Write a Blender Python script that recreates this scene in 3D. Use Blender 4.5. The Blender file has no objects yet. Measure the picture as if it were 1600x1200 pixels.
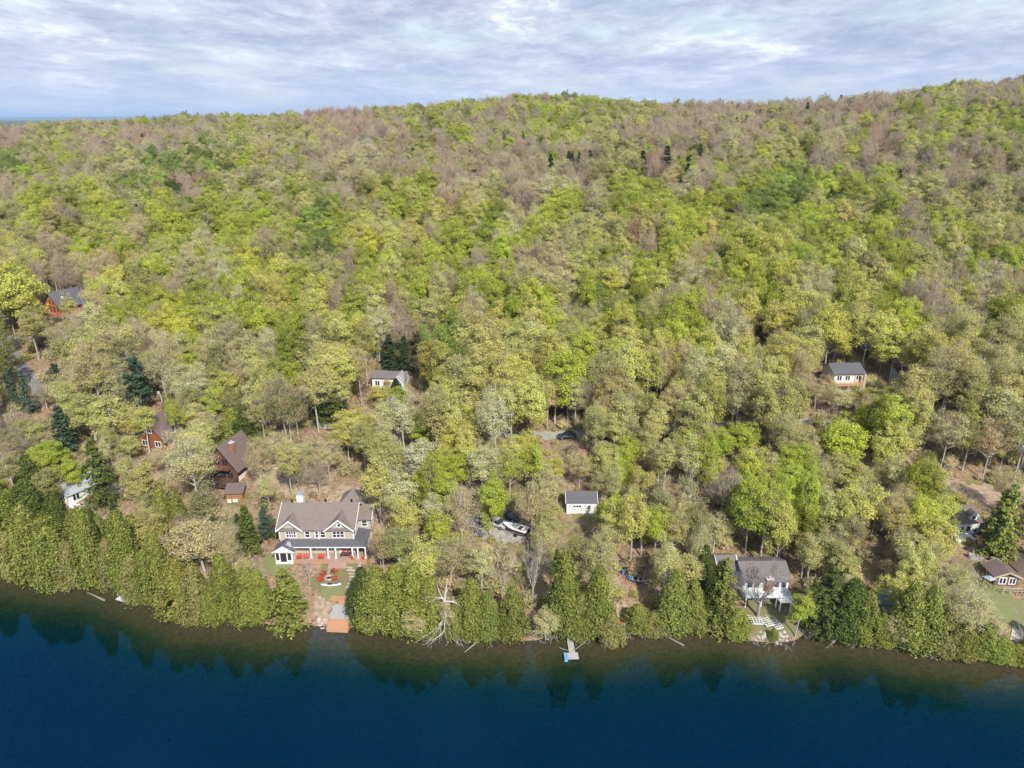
import bpy, math, random
import numpy as np
from mathutils import Vector, Matrix
rad = math.radians
random.seed(7); RNG = np.random.default_rng(11)
S = bpy.context.scene
COL = S.collection

# ------------------------------------------------------------------ camera, sky, sun, exposure
CAM_H, PITCH, FPX = 80.0, rad(20.44), 1111.0
cam_d = bpy.data.cameras.new('camera'); cam = bpy.data.objects.new('camera', cam_d); COL.objects.link(cam)
cam.location = (0, 0, CAM_H); cam.rotation_euler = (rad(90) - PITCH, 0, 0)
cam_d.sensor_fit = 'HORIZONTAL'; cam_d.sensor_width = 36.0; cam_d.lens = 36.0 * FPX / 1600.0
cam_d.clip_start = 0.5; cam_d.clip_end = 40000
S.camera = cam
SUN_EL, SUN_AZ = rad(43), rad(158)            # azimuth clockwise from +Y: the sun stands behind the camera and to the right
w = bpy.data.worlds.new('World'); S.world = w; w.use_nodes = True
nt = w.node_tree; nt.nodes.clear()
N = nt.nodes.new; LK = nt.links.new
out = N('ShaderNodeOutputWorld'); bg = N('ShaderNodeBackground')
sky = N('ShaderNodeTexSky'); sky.sky_type = 'NISHITA'; sky.sun_disc = False
sky.sun_elevation = SUN_EL; sky.sun_rotation = SUN_AZ; sky.altitude = 200; sky.air_density = 1.2; sky.dust_density = 1.5
bg.inputs['Strength'].default_value = 0.1
tc = N('ShaderNodeTexCoord'); sep = N('ShaderNodeSeparateXYZ'); LK(tc.outputs['Generated'], sep.inputs[0])
zc = N('ShaderNodeMath'); zc.operation = 'MAXIMUM'; LK(sep.outputs['Z'], zc.inputs[0]); zc.inputs[1].default_value = 0.0
za = N('ShaderNodeMath'); za.operation = 'ADD'; LK(zc.outputs[0], za.inputs[0]); za.inputs[1].default_value = 0.12
def vdiv(a):
    m = N('ShaderNodeMath'); m.operation = 'DIVIDE'; LK(a, m.inputs[0]); LK(za.outputs[0], m.inputs[1]); return m.outputs[0]
cmb = N('ShaderNodeCombineXYZ'); LK(vdiv(sep.outputs['X']), cmb.inputs[0]); LK(vdiv(sep.outputs['Y']), cmb.inputs[1])
def wnoise(scale, detail, rough, dist, off):
    mp = N('ShaderNodeMapping'); LK(cmb.outputs[0], mp.inputs[0]); mp.inputs['Location'].default_value = off
    mp.inputs['Rotation'].default_value = (0, 0, rad(-14)); mp.inputs['Scale'].default_value = (1.35, 1.0, 1.0)
    n = N('ShaderNodeTexNoise'); LK(mp.outputs[0], n.inputs['Vector'])
    n.inputs['Scale'].default_value = scale; n.inputs['Detail'].default_value = detail
    n.inputs['Roughness'].default_value = rough; n.inputs['Distortion'].default_value = dist
    return n.outputs['Fac']
def wblend(a, b, k):
    m = N('ShaderNodeMix'); m.data_type = 'FLOAT'; m.inputs[0].default_value = k; LK(a, m.inputs[2]); LK(b, m.inputs[3]); return m.outputs[0]
def wramp(fac, stops):
    r = N('ShaderNodeValToRGB'); LK(fac, r.inputs[0]); e = r.color_ramp.elements
    for i, (p, c) in enumerate(stops):
        el = e[i] if i < 2 else e.new(p)
        el.position = p; el.color = (c[0], c[1], c[2], 1)
    return r.outputs[0]
cover = wramp(wnoise(0.85, 10, 0.58, 0.3, (3.1, 1.7, 0)), [(0.34, (.50,)*3), (0.48, (.86,)*3), (0.62, (1.0,)*3)])
shade = wramp(wblend(wnoise(1.15, 13, 0.66, 0.30, (8.3, 4.4, 2)), wnoise(4.6, 10, 0.68, 0.6, (1.3, 7.4, 5)), .30), [(0.37, (1.85, 2.25, 3.25)), (0.46, (2.5, 2.85, 3.8)), (0.55, (3.5, 3.8, 4.6)), (0.63, (5.3, 5.45, 5.7))])
mixs = N('ShaderNodeMix'); mixs.data_type = 'RGBA'; thin = wramp(zc.outputs[0], [(0.15, (1.0,)*3), (0.55, (.75,)*3)])   # cloud cover thins overhead; the lake's blue comes from its tinted gloss
cv = N('ShaderNodeMath'); cv.operation = 'MULTIPLY'; LK(cover, cv.inputs[0]); LK(thin, cv.inputs[1]); LK(cv.outputs[0], mixs.inputs[0]); LK(sky.outputs[0], mixs.inputs[6]); LK(shade, mixs.inputs[7])
# towards the horizon the cloud deck thins into pale blue air
hz = wramp(zc.outputs[0], [(0.0, (.80,)*3), (0.035, (.50,)*3), (0.11, (0.0,)*3)])
mixh = N('ShaderNodeMix'); mixh.data_type = 'RGBA'; LK(hz, mixh.inputs[0]); LK(mixs.outputs[2], mixh.inputs[6]); mixh.inputs[7].default_value = (2.9, 3.6, 5.0, 1)
LK(mixh.outputs[2], bg.inputs['Color']); LK(bg.outputs[0], out.inputs[0])
sl = bpy.data.lights.new('sun', 'SUN'); sl.energy = 2.8; sl.angle = rad(0.6); sl.color = (1.0, 0.95, 0.86)
so = bpy.data.objects.new('sun', sl); COL.objects.link(so)
sun_dir = Vector((math.sin(SUN_AZ) * math.cos(SUN_EL), math.cos(SUN_AZ) * math.cos(SUN_EL), math.sin(SUN_EL)))
so.rotation_euler = sun_dir.to_track_quat('Z', 'Y').to_euler()
S.view_settings.view_transform = 'Standard'; S.view_settings.look = 'None'
S.view_settings.exposure = 1.0; S.view_settings.gamma = 1.0; S.view_settings.use_curve_mapping = False
S.render.engine = 'CYCLES'
S.cycles.max_bounces = 8; S.cycles.diffuse_bounces = 5; S.cycles.glossy_bounces = 3
S.cycles.transmission_bounces = 4; S.cycles.transparent_max_bounces = 6; S.cycles.volume_bounces = 0

# ------------------------------------------------------------------ pixels of the photograph <-> points of the place
CP, SP = math.cos(PITCH), math.sin(PITCH)
def ray(px, py):
    u, v = (px - 800) / FPX, (600 - py) / FPX
    return u, CP + v * SP, -SP + v * CP
def at_level(px, py, z=0.0):
    dx, dy, dz = ray(px, py); t = (z - CAM_H) / dz
    return dx * t, dy * t
def project(x, y, z):
    d = y * CP - (z - CAM_H) * SP
    return 800 + FPX * x / d, 600 - FPX * (y * SP + (z - CAM_H) * CP) / d, d
SHORE_PX = [(-900,690),(-400,800),(-200,850),(-60,880),(0,890),(60,903),(110,910),(170,915),(210,930),(260,950),(300,966),(360,968),(430,976),(490,976),(560,979),(600,981),(650,988),(700,993),(760,995),(830,1000),(885,990),(940,997),(985,990),(1040,988),(1110,982),(1150,993),(1200,1004),(1235,1001),(1260,990),(1330,998),(1400,1010),(1470,1022),(1540,1028),(1600,1033),(1800,1048),(2200,1060),(2900,1060)]
_sh = np.array([at_level(*p) for p in SHORE_PX]); SHX, SHY = _sh[:, 0], _sh[:, 1]
RIDGE_PX = [(-700,212),(-300,205),(0,197),(130,189),(230,185),(400,177),(600,166),(700,158),(800,152),(880,149),(960,154),(1040,159),(1200,161),(1300,156),(1400,142),(1500,128),(1600,122),(2000,118),(2600,118)]
YR = 750.0
_r = []
for px, py in RIDGE_PX:
    dx, dy, dz = ray(px, py); t = YR / dy
    _r.append((dx * t, CAM_H + dz * t - 15.0))
RX, RZ = np.array(_r).T
SLOPE, SROAD = 0.175, 58.0
def shore_y(x): return np.interp(x, SHX, SHY)
def ground(x, y):
    x = np.asarray(x, float); y = np.asarray(y, float)
    s = y - shore_y(x)
    near = 0.55 * (1 - np.exp(-np.maximum(s, 0) / 0.7)) + SLOPE * np.clip(s, 0, SROAD)
    T = np.clip((s - SROAD) / (YR - 155), 0, None)
    R = np.interp(x * YR / np.maximum(y, 300.0), RX, RZ)
    Tc = np.minimum(T, 1.0)
    up = (R - 10.7) * (Tc * (1.3 - 0.3 * Tc))
    over = np.clip(T - 1.0, 0, None)
    up = up - np.minimum(over * 95.0, np.maximum(R - 22, 10))
    z = near + up
    k = np.clip((s - 60) / 120, 0, 1) * np.clip((1400 - y) / 400, 0, 1)
    z = z + k * (1.6 * np.sin(x / 41 + 1.3) * np.cos(y / 57 + .4) + 1.1 * np.sin((x + y) / 23.0))
    z = z + np.clip(s / 6, 0, 1) * 0.18 * np.sin(x / 3.7 + .6) * np.sin(y / 4.3) * np.clip((400 - y) / 100, 0, 1)
    far = np.clip((y - 2500) / 1500, 0, 1)
    hills = 60 + np.clip((-7600 - x) / 3500, 0, 1) * np.clip((y - 17000) / 5000, 0, 1) * (66 + 22 * np.sin(x / 2300) + 9 * np.sin(x / 830 + 2)) + 7 * np.sin(x / 900 + 1.0) * np.sin(y / 1300)
    z = z * (1 - far) + far * hills
    bed = np.maximum(-7.0, s * 0.28 - 0.05)
    return np.where(s < 0, bed, z)
def gz(x, y): return float(ground(x, y))
def gp(px, py):
    """the point of the ground that the photograph shows at this pixel"""
    dx, dy, dz = ray(px, py)
    t = 60.0; step = 1.0
    while t < 1500:
        if CAM_H + dz * t < gz(dx * t, dy * t): break
        t += step
    lo, hi = t - step, t
    for _ in range(25):
        m = (lo + hi) / 2
        if CAM_H + dz * m < gz(dx * m, dy * m): hi = m
        else: lo = m
    return Vector((dx * hi, dy * hi, gz(dx * hi, dy * hi)))
def ppm(p): return FPX / (p[1] * CP - (p[2] - CAM_H) * SP)
def z_at(p, py):
    """height above the point p whose image lies at row py"""
    v = (600 - py) / FPX; r = (-SP + v * CP) / (CP + v * SP)
    return CAM_H + r * p[1] - p[2]

# ------------------------------------------------------------------ materials
def mat(name, col, rough=0.8, var=0.25, scale=3.0, bump=0.0, metal=0.0, spec=0.3, col2=None, detail=6.0, stretch=None):
    m = bpy.data.materials.new(name); m.use_nodes = True
    t = m.node_tree; b = t.nodes['Principled BSDF']
    b.inputs['Roughness'].default_value = rough; b.inputs['Metallic'].default_value = metal
    b.inputs['Specular IOR Level'].default_value = spec
    c = t.nodes.new('ShaderNodeTexCoord'); n = t.nodes.new('ShaderNodeTexNoise')
    n.inputs['Scale'].default_value = scale; n.inputs['Detail'].default_value = detail; n.inputs['Roughness'].default_value = 0.62
    if stretch:
        mp = t.nodes.new('ShaderNodeMapping'); mp.inputs['Scale'].default_value = stretch
        t.links.new(c.outputs['Object'], mp.inputs[0]); t.links.new(mp.outputs[0], n.inputs['Vector'])
    else: t.links.new(c.outputs['Object'], n.inputs['Vector'])
    r = t.nodes.new('ShaderNodeValToRGB'); e = r.color_ramp.elements
    d = col2 or tuple(v * (1 - var) for v in col); u = tuple(min(1, v * (1 + var * .6)) for v in col)
    e[0].position = .32; e[0].color = (*d, 1); e[1].position = .68; e[1].color = (*u, 1)
    t.links.new(n.outputs['Fac'], r.inputs[0]); t.links.new(r.outputs[0], b.inputs['Base Color'])
    if bump:
        bp = t.nodes.new('ShaderNodeBump'); bp.inputs['Strength'].default_value = bump; bp.inputs['Distance'].default_value = 0.05
        t.links.new(n.outputs['Fac'], bp.inputs['Height']); t.links.new(bp.outputs[0], b.inputs['Normal'])
    return m
def glass_mat(name, col):
    m = bpy.data.materials.new(name); m.use_nodes = True; b = m.node_tree.nodes['Principled BSDF']
    b.inputs['Base Color'].default_value = (*col, 1); b.inputs['Roughness'].default_value = 0.06; b.inputs['Specular IOR Level'].default_value = 0.6
    n = m.node_tree.nodes.new('ShaderNodeTexNoise'); n.inputs['Scale'].default_value = 0.8
    bp = m.node_tree.nodes.new('ShaderNodeBump'); bp.inputs['Strength'].default_value = .04
    m.node_tree.links.new(n.outputs['Fac'], bp.inputs['Height']); m.node_tree.links.new(bp.outputs[0], b.inputs['Normal'])
    return m
def leaf_mat(name, fallback, transl=0.3, spread=0.55, hue=0.03):
    m = bpy.data.materials.new(name); m.use_nodes = True; t = m.node_tree; t.nodes.clear()
    n = t.nodes.new; l = t.links.new
    o = n('ShaderNodeOutputMaterial'); at = n('ShaderNodeAttribute'); at.attribute_type = 'INSTANCER'; at.attribute_name = 'tint'
    g = n('ShaderNodeNewGeometry'); oi = n('ShaderNodeObjectInfo')
    mr = n('ShaderNodeMapRange'); l(g.outputs['Random Per Island'], mr.inputs[0]); mr.inputs[3].default_value = 1 - spread; mr.inputs[4].default_value = 1 + spread * .75
    no = n('ShaderNodeTexNoise'); no.inputs['Scale'].default_value = 0.55; no.inputs['Detail'].default_value = 2
    tc = n('ShaderNodeTexCoord'); l(tc.outputs['Object'], no.inputs['Vector'])
    hs = n('ShaderNodeHueSaturation'); l(at.outputs['Color'], hs.inputs['Color']); l(mr.outputs[0], hs.inputs['Value'])
    mh = n('ShaderNodeMapRange'); l(no.outputs['Fac'], mh.inputs[0]); mh.inputs[1].default_value = .3; mh.inputs[2].default_value = .7
    mh.inputs[3].default_value = .5 - hue; mh.inputs[4].default_value = .5 + hue; l(mh.outputs[0], hs.inputs['Hue'])
    d = n('ShaderNodeBsdfDiffuse'); l(hs.outputs[0], d.inputs['Color'])
    tr = n('ShaderNodeBsdfTranslucent'); l(hs.outputs[0], tr.inputs['Color'])
    mx = n('ShaderNodeMixShader'); mx.inputs[0].default_value = transl; l(d.outputs[0], mx.inputs[1]); l(tr.outputs[0], mx.inputs[2])
    l(mx.outputs[0], o.inputs[0]); return m
LEAF = leaf_mat('leaves', None, 0.38, 0.32, 0.012)
NEEDLE = leaf_mat('needles', None, 0.12, 0.5, 0.02)
BARK = mat('bark', (.44, .40, .35), .9, .45, 2.5, .5, stretch=(3, 3, .6))
TWIG = mat('twig', (.47, .385, .275), .9, .3, 1.5)
BIRCH = mat('birch_bark', (.52, .50, .46), .8, .5, 3.0, .2, stretch=(.8, .8, 3))
DEADW = mat('weathered_wood', (.50, .46, .42), .85, .3, 3.0, .3, stretch=(3, 3, .5))
GREYBARK = mat('grey_bark', (.30, .265, .23), .9, .3, 3.0, .3, stretch=(3, 3, .5))
DARKBARK = mat('dark_bark', (.12, .09, .07), .95, .4, 2.5, .4)

# ------------------------------------------------------------------ mesh helpers
class MB:
    def __init__(self): self.v = []; self.f = []
    def add(self, vs, fs):
        o = len(self.v); self.v += [tuple(p) for p in vs]; self.f += [tuple(i + o for i in f) for f in fs]; return self
    def box(self, x0, x1, y0, y1, z0, z1, M=None):
        vs = [Vector((x, y, z)) for z in (z0, z1) for x, y in ((x0, y0), (x1, y0), (x1, y1), (x0, y1))]
        if M is not None: vs = [M @ p for p in vs]
        return self.add(vs, [(0, 3, 2, 1), (4, 5, 6, 7), (0, 1, 5, 4), (1, 2, 6, 5), (2, 3, 7, 6), (3, 0, 4, 7)])
    def prism(self, poly, axis, a0, a1):
        """polygon given in the two other axes, pushed from a0 to a1 along axis"""
        def P(p, a): return (a, p[0], p[1]) if axis == 'x' else (p[0], a, p[1]) if axis == 'y' else (p[0], p[1], a)
        n = len(poly); vs = [P(p, a0) for p in poly] + [P(p, a1) for p in poly]
        return self.add(vs, [tuple(range(n))[::-1], tuple(range(n, 2 * n))] + [(i, (i + 1) % n, n + (i + 1) % n, n + i) for i in range(n)])
    def beam(self, a, b, r, n=4):
        return self.tube([a, b], [r, r], n)
    def tube(self, pts, rs, n=5, cap=True):
        pts = [Vector(p) for p in pts]; rings = []
        for i, p in enumerate(pts):
            d = (pts[min(i + 1, len(pts) - 1)] - pts[max(i - 1, 0)])
            if d.length < 1e-6: d = Vector((0, 0, 1))
            d.normalize(); ref = Vector((0, 0, 1)) if abs(d.z) < .9 else Vector((1, 0, 0))
            u = d.cross(ref).normalized(); w_ = d.cross(u)
            rings.append([p + (u * math.cos(2 * math.pi * k / n + .4) + w_ * math.sin(2 * math.pi * k / n + .4)) * rs[i] for k in range(n)])
        vs = [q for r in rings for q in r]; fs = []
        for i in range(len(pts) - 1):
            fs += [(i * n + k, i * n + (k + 1) % n, (i + 1) * n + (k + 1) % n, (i + 1) * n + k) for k in range(n)]
        if cap: fs += [tuple(range(n))[::-1], tuple(range(len(vs) - n, len(vs)))]
        return self.add(vs, fs)
    def loft(self, rings, cap=True):
        n = len(rings[0]); vs = [q for r in rings for q in r]; fs = []
        for i in range(len(rings) - 1):
            fs += [(i * n + k, i * n + (k + 1) % n, (i + 1) * n + (k + 1) % n, (i + 1) * n + k) for k in range(n)]
        if cap: fs += [tuple(range(n))[::-1], tuple(range(len(vs) - n, len(vs)))]
        return self.add(vs, fs)
    def mesh(self, name, m, smooth=False):
        me = bpy.data.meshes.new(name); me.from_pydata(self.v, [], self.f); me.materials.append(m)
        if smooth: me.polygons.foreach_set('use_smooth', [True] * len(me.polygons))
        me.update(); return me
    def obj(self, name, m, parent=None, smooth=False):
        o = bpy.data.objects.new(name, self.mesh(name, m, smooth)); COL.objects.link(o)
        if parent is not None: o.parent = parent
        return o
def tag(o, label=None, cat=None, group=None, kind=None):
    for k, v in (('label', label), ('category', cat), ('group', group), ('kind', kind)):
        if v: o[k] = v
    return o
def thing(name, label, cat, loc=(0, 0, 0), rz=0.0, group=None):
    o = bpy.data.objects.new(name, None); COL.objects.link(o); o.empty_display_size = .3
    o.location = loc; o.rotation_euler = (0, 0, rz)
    return tag(o, label, cat, group)
def copy_tree(o, parent=None):
    c = o.copy(); COL.objects.link(c); c.parent = parent
    for ch in list(o.children): copy_tree(ch, c)
    return c
def raw_mesh(name, V, F4, mats, midx=None):
    """big meshes of quads straight from arrays"""
    me = bpy.data.meshes.new(name); nv, nf = len(V), len(F4)
    me.vertices.add(nv); me.vertices.foreach_set('co', V.astype(np.float32).ravel())
    me.loops.add(nf * 4); me.loops.foreach_set('vertex_index', F4.astype(np.int32).ravel())
    me.polygons.add(nf); me.polygons.foreach_set('loop_start', np.arange(0, nf * 4, 4, dtype=np.int32))
    for m in mats: me.materials.append(m)
    if midx is not None: me.polygons.foreach_set('material_index', midx.astype(np.int32))
    me.update(calc_edges=True); return me
def grid_mesh(name, xs, ys, zf, m, smooth=True):
    X, Y = np.meshgrid(xs, ys); Z = zf(X, Y)
    V = np.stack([X, Y, Z], -1).reshape(-1, 3); nx, ny = len(xs), len(ys)
    i = (np.arange(ny - 1)[:, None] * nx + np.arange(nx - 1)[None, :]).ravel()
    me = raw_mesh(name, V, np.stack([i, i + 1, i + nx + 1, i + nx], 1), [m])
    if smooth: me.polygons.foreach_set('use_smooth', np.ones(len(me.polygons), bool))
    return me, X, Y
LANDMARKS = []
def landmark(name, p): LANDMARKS.append((name, p[0], p[1]))
PROTECT = []                       # (pixel box, depth): what must stay in sight; trees are kept out from in front of it
def protect(x0, y0, x1, y1, depth): PROTECT.append((x0, y0, x1, y1, depth))
CLEAR = []                         # (x, y, radius) ground on which no tree stands
# ------------------------------------------------------------------ ground, water, roads
def ground_mat():
    m = bpy.data.materials.new('leaf_litter'); m.use_nodes = True; t = m.node_tree; n = t.nodes.new; l = t.links.new
    b = t.nodes['Principled BSDF']; b.inputs['Roughness'].default_value = .95; b.inputs['Specular IOR Level'].default_value = .1
    tc = n('ShaderNodeTexCoord')
    def noise(sc, det=6, ro=.6):
        q = n('ShaderNodeTexNoise'); q.inputs['Scale'].default_value = sc; q.inputs['Detail'].default_value = det; q.inputs['Roughness'].default_value = ro
        l(tc.outputs['Object'], q.inputs['Vector']); return q.outputs['Fac']
    def ramp(f, st):
        r = n('ShaderNodeValToRGB'); l(f, r.inputs[0]); e = r.color_ramp.elements
        for i, (p, c) in enumerate(st):
            el = e[i] if i < 2 else e.new(p)
            el.position = p; el.color = (*c, 1)
        return r.outputs[0]
    fine = ramp(noise(1.6, 9, .72), [(.30, (.10, .07, .045)), (.46, (.24, .165, .105)), (.60, (.36, .25, .165)), (.75, (.46, .36, .26))])
    green = ramp(noise(2.3, 8, .7), [(.3, (.07, .08, .025)), (.7, (.20, .21, .07))])
    pat = ramp(noise(.09, 5, .6), [(.50, (0, 0, 0)), (.62, (.75,) * 3)])
    mx = n('ShaderNodeMix'); mx.data_type = 'RGBA'; l(pat, mx.inputs[0]); l(fine, mx.inputs[6]); l(green, mx.inputs[7])
    # beyond the ridge the ground stands for woods and fields seen from far off
    sx = n('ShaderNodeSeparateXYZ'); l(tc.outputs['Object'], sx.inputs[0]); mr = n('ShaderNodeMapRange'); l(sx.outputs['Y'], mr.inputs[0]); mr.inputs[1].default_value = 900; mr.inputs[2].default_value = 1400
    fw = ramp(noise(.004, 6, .6), [(.35, (.07, .08, .045)), (.55, (.12, .12, .07)), (.7, (.20, .20, .11))])
    m2 = n('ShaderNodeMix'); m2.data_type = 'RGBA'; l(mr.outputs[0], m2.inputs[0]); l(mx.outputs[2], m2.inputs[6]); l(fw, m2.inputs[7]); l(m2.outputs[2], b.inputs['Base Color'])
    bp = n('ShaderNodeBump'); bp.inputs['Strength'].default_value = .6; bp.inputs['Distance'].default_value = .12; l(noise(2.5, 8, .7), bp.inputs['Height']); l(bp.outputs[0], b.inputs['Normal'])
    return m
def axis(lo, hi, step, far, grow=1.25):
    a = list(np.arange(lo, hi + .01, step)); s = step; v = a[-1]
    while v < far: s = min(s * grow, 400); v += s; a.append(v)
    return a
xs = axis(0, 180, 2.0, 700, 1.15); xs = axis(0, 180, 2.0, 21000, 1.12); xs = np.array([-v for v in xs[:0:-1]] + xs)
ys = np.array([-3000, -1200, -400, -100, 0, 40] + axis(60, 240, 1.6, 26000, 1.05))
gm, _, _ = grid_mesh('ground', xs, ys, ground, ground_mat())
go = bpy.data.objects.new('ground', gm); COL.objects.link(go); tag(go, 'brown leaf littered forest ground rising from the lake to the ridge', kind='structure')

def water_mat():
    m = bpy.data.materials.new('lake_water'); m.use_nodes = True; t = m.node_tree; n = t.nodes.new; l = t.links.new
    t.nodes.remove(t.nodes['Principled BSDF']); o = t.nodes['Material Output']
    b = n('ShaderNodeBsdfDiffuse'); gl = n('ShaderNodeBsdfGlossy'); gl.inputs['Roughness'].default_value = .03; gl.inputs['Color'].default_value = (.03, .50, 1.0, 1)  # gloss tinted blue: the colour of blue sky is painted into the reflections
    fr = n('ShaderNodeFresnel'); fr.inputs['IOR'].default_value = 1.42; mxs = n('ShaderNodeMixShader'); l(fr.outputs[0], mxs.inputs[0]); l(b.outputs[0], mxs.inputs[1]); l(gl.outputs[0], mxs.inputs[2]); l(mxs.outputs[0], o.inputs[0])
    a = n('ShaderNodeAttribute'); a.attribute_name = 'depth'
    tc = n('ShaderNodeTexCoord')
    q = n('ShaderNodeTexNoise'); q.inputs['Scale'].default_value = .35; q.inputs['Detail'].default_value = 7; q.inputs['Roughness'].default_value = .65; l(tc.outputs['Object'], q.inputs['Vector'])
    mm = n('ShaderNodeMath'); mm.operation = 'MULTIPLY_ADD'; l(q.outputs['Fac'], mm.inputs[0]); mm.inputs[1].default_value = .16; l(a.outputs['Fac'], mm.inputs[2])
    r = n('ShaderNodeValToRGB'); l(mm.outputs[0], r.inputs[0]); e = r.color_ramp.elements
    st = [(.05, (.060, .045, .026)), (.16, (.062, .050, .026)), (.27, (.040, .042, .016)), (.38, (.012, .024, .010)), (.52, (.0008, .012, .011)), (.72, (.0, .0095, .020)), (1.0, (.0, .0085, .0235))]  # brown bed to blue deep; the dark green band also paints in tree reflections
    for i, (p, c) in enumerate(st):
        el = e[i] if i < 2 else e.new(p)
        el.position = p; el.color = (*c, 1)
    v = n('ShaderNodeTexNoise'); v.inputs['Scale'].default_value = 1.3; v.inputs['Detail'].default_value = 8; v.inputs['Roughness'].default_value = .7; l(tc.outputs['Object'], v.inputs['Vector'])
    vm = n('ShaderNodeMapRange'); l(v.outputs['Fac'], vm.inputs[0]); vm.inputs[1].default_value = .3; vm.inputs[2].default_value = .7; vm.inputs[3].default_value = .55; vm.inputs[4].default_value = 1.40
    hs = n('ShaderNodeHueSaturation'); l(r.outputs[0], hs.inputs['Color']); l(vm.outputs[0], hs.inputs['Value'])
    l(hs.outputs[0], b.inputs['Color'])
    w1 = n('ShaderNodeTexNoise'); w1.inputs['Scale'].default_value = 1.1; w1.inputs['Detail'].default_value = 5
    mp = n('ShaderNodeMapping'); mp.inputs['Scale'].default_value = (.8, 1.6, 1); mp.inputs['Rotation'].default_value = (0, 0, .3); l(tc.outputs['Object'], mp.inputs[0]); l(mp.outputs[0], w1.inputs['Vector'])
    bp = n('ShaderNodeBump'); bp.inputs['Strength'].default_value = .12; bp.inputs['Distance'].default_value = .05; l(w1.outputs['Fac'], bp.inputs['Height']); l(bp.outputs[0], gl.inputs['Normal']); l(bp.outputs[0], fr.inputs['Normal'])
    return m
xw = np.array([-2500, -900, -400, -200] + list(np.arange(-140, 181, 2.0)) + [260, 500, 1200, 2500])
yw = np.array([-2500, -900, -300, -100, 0, 30] + list(np.arange(44, 150, 1.2)) + [170, 200, 260])
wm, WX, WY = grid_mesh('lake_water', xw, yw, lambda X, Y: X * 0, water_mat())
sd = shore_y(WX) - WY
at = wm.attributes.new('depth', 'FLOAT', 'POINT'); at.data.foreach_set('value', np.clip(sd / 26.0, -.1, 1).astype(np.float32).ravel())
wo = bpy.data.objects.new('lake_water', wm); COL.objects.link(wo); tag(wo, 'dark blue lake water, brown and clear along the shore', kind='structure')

GRASS = mat('grass', (.135, .185, .06), .9, .45, 1.0, .4, col2=(.20, .165, .085), detail=9)
WORNGRASS = mat('worn_grass', (.12, .14, .05), .95, .5, .9, .4, col2=(.20, .15, .09))  # grass broken up with brown, browner than the lawn grass
GRAVEL = mat('gravel', (.34, .325, .30), .95, .4, 1.1, .5, col2=(.20, .185, .14), detail=10)
ASPHALT = mat('grey_asphalt', (.20, .20, .205), .9, .2, .8, .2)
DIRT = mat('dirt', (.35, .27, .195), .95, .5, 1.3, .6, col2=(.19, .14, .085), detail=12)
ROADGREY = mat('gravel_road', (.33, .315, .28), .95, .3, .9, .4, col2=(.24, .23, .17))
SAND = mat('pale_sand', (.52, .44, .37), .95, .25, 1.2, .3)
ROCK = mat('rock', (.46, .42, .38), .9, .35, 2.0, .6)
def strip(name, pts, widths, m, label, dz=.07, px=True, n=10, kind='structure'):
    P = [gp(*p) if px else Vector(p) for p in pts]
    P = [Vector((p.x, p.y)) for p in P]; W = widths if isinstance(widths, (list, tuple)) else [widths] * len(P)
    C, WW = [], []
    for i in range(len(P) - 1):
        p0 = P[max(i - 1, 0)]; p3 = P[min(i + 2, len(P) - 1)]
        for k in range(n):
            t = k / n
            C.append(.5 * ((2 * P[i]) + (P[i + 1] - p0) * t + (2 * p0 - 5 * P[i] + 4 * P[i + 1] - p3) * t * t + (3 * P[i] - p0 - 3 * P[i + 1] + p3) * t ** 3)); WW.append(W[i] * (1 - t) + W[i + 1] * t)
    C.append(P[-1]); WW.append(W[-1]); b = MB(); rows = []; K = 6
    for i, c in enumerate(C):
        d = (C[min(i + 1, len(C) - 1)] - C[max(i - 1, 0)]).normalized(); q = Vector((-d.y, d.x))
        ww = WW[i] * (1 + .12 * math.sin(i * 1.7) + .08 * math.sin(i * .61 + 2))
        for k in range(K + 1):
            e = c + q * ww * (k / K - .5); rows.append((e.x, e.y, gz(e.x, e.y) + dz))
        CLEAR.append((c.x, c.y, WW[i] * .5 + .6))
    fs = [(i * (K + 1) + k, i * (K + 1) + k + 1, (i + 1) * (K + 1) + k + 1, (i + 1) * (K + 1) + k) for i in range(len(C) - 1) for k in range(K)]
    b.add(rows, fs); o = b.obj(name, m, None, True); tag(o, label, kind=kind); return o
strip('road', [(330, 655), (420, 660), (500, 664), (600, 668), (720, 674), (840, 681), (940, 678), (1060, 667), (1150, 661), (1260, 660), (1380, 668), (1480, 684), (1560, 690), (1680, 690)], 3.1, ROADGREY, 'pale gravel road crossing the slope behind the houses', .12, n=16)
strip('driveway', [(2, 515), (14, 545), (30, 575), (52, 598), (70, 620)], [4, 4, 3.8, 3.4, 3], ASPHALT, 'grey asphalt driveway curving below the log house', .10, n=14)
strip('driveway', [(14, 545), (50, 520), (90, 514), (125, 508)], [5, 5, 5, 4], GRAVEL, 'grey gravel drive running to the log house', .14, n=14)
strip('dirt_path', [(922, 835), (925, 848), (935, 870), (950, 895), (962, 915), (968, 940), (972, 962)], [1.6, 2.6, 2.9, 2.6, 2.2, 2.0, 1.8], DIRT, 'tan dirt track from the white shed down to the water', .10)
strip('parking_patch', [(735, 800), (765, 822), (800, 832), (825, 838)], [5, 7, 6, 4], GRAVEL, 'grey gravel patch under the boat on its trailer', .10)
strip('lawn', [(408, 884), (432, 880), (450, 890)], [4, 6, 4], GRASS, 'green lawn beside the porch of the big house', .10)
strip('garden_bed', [(505, 890), (525, 905), (528, 928), (520, 948)], [9, 8, 6, 4], WORNGRASS, 'worn stony garden round the fire pit below the porch', .09)
strip('lawn', [(503, 922), (522, 926), (540, 931)], [3, 4, 3], GRASS, 'small green lawn between the fire pit and the tan platform', .16)
strip('dirt_path', [(505, 930), (507, 950), (512, 972)], [3, 3.5, 3], DIRT, 'bare dirt strip beside the boat platform', .13)
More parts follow.
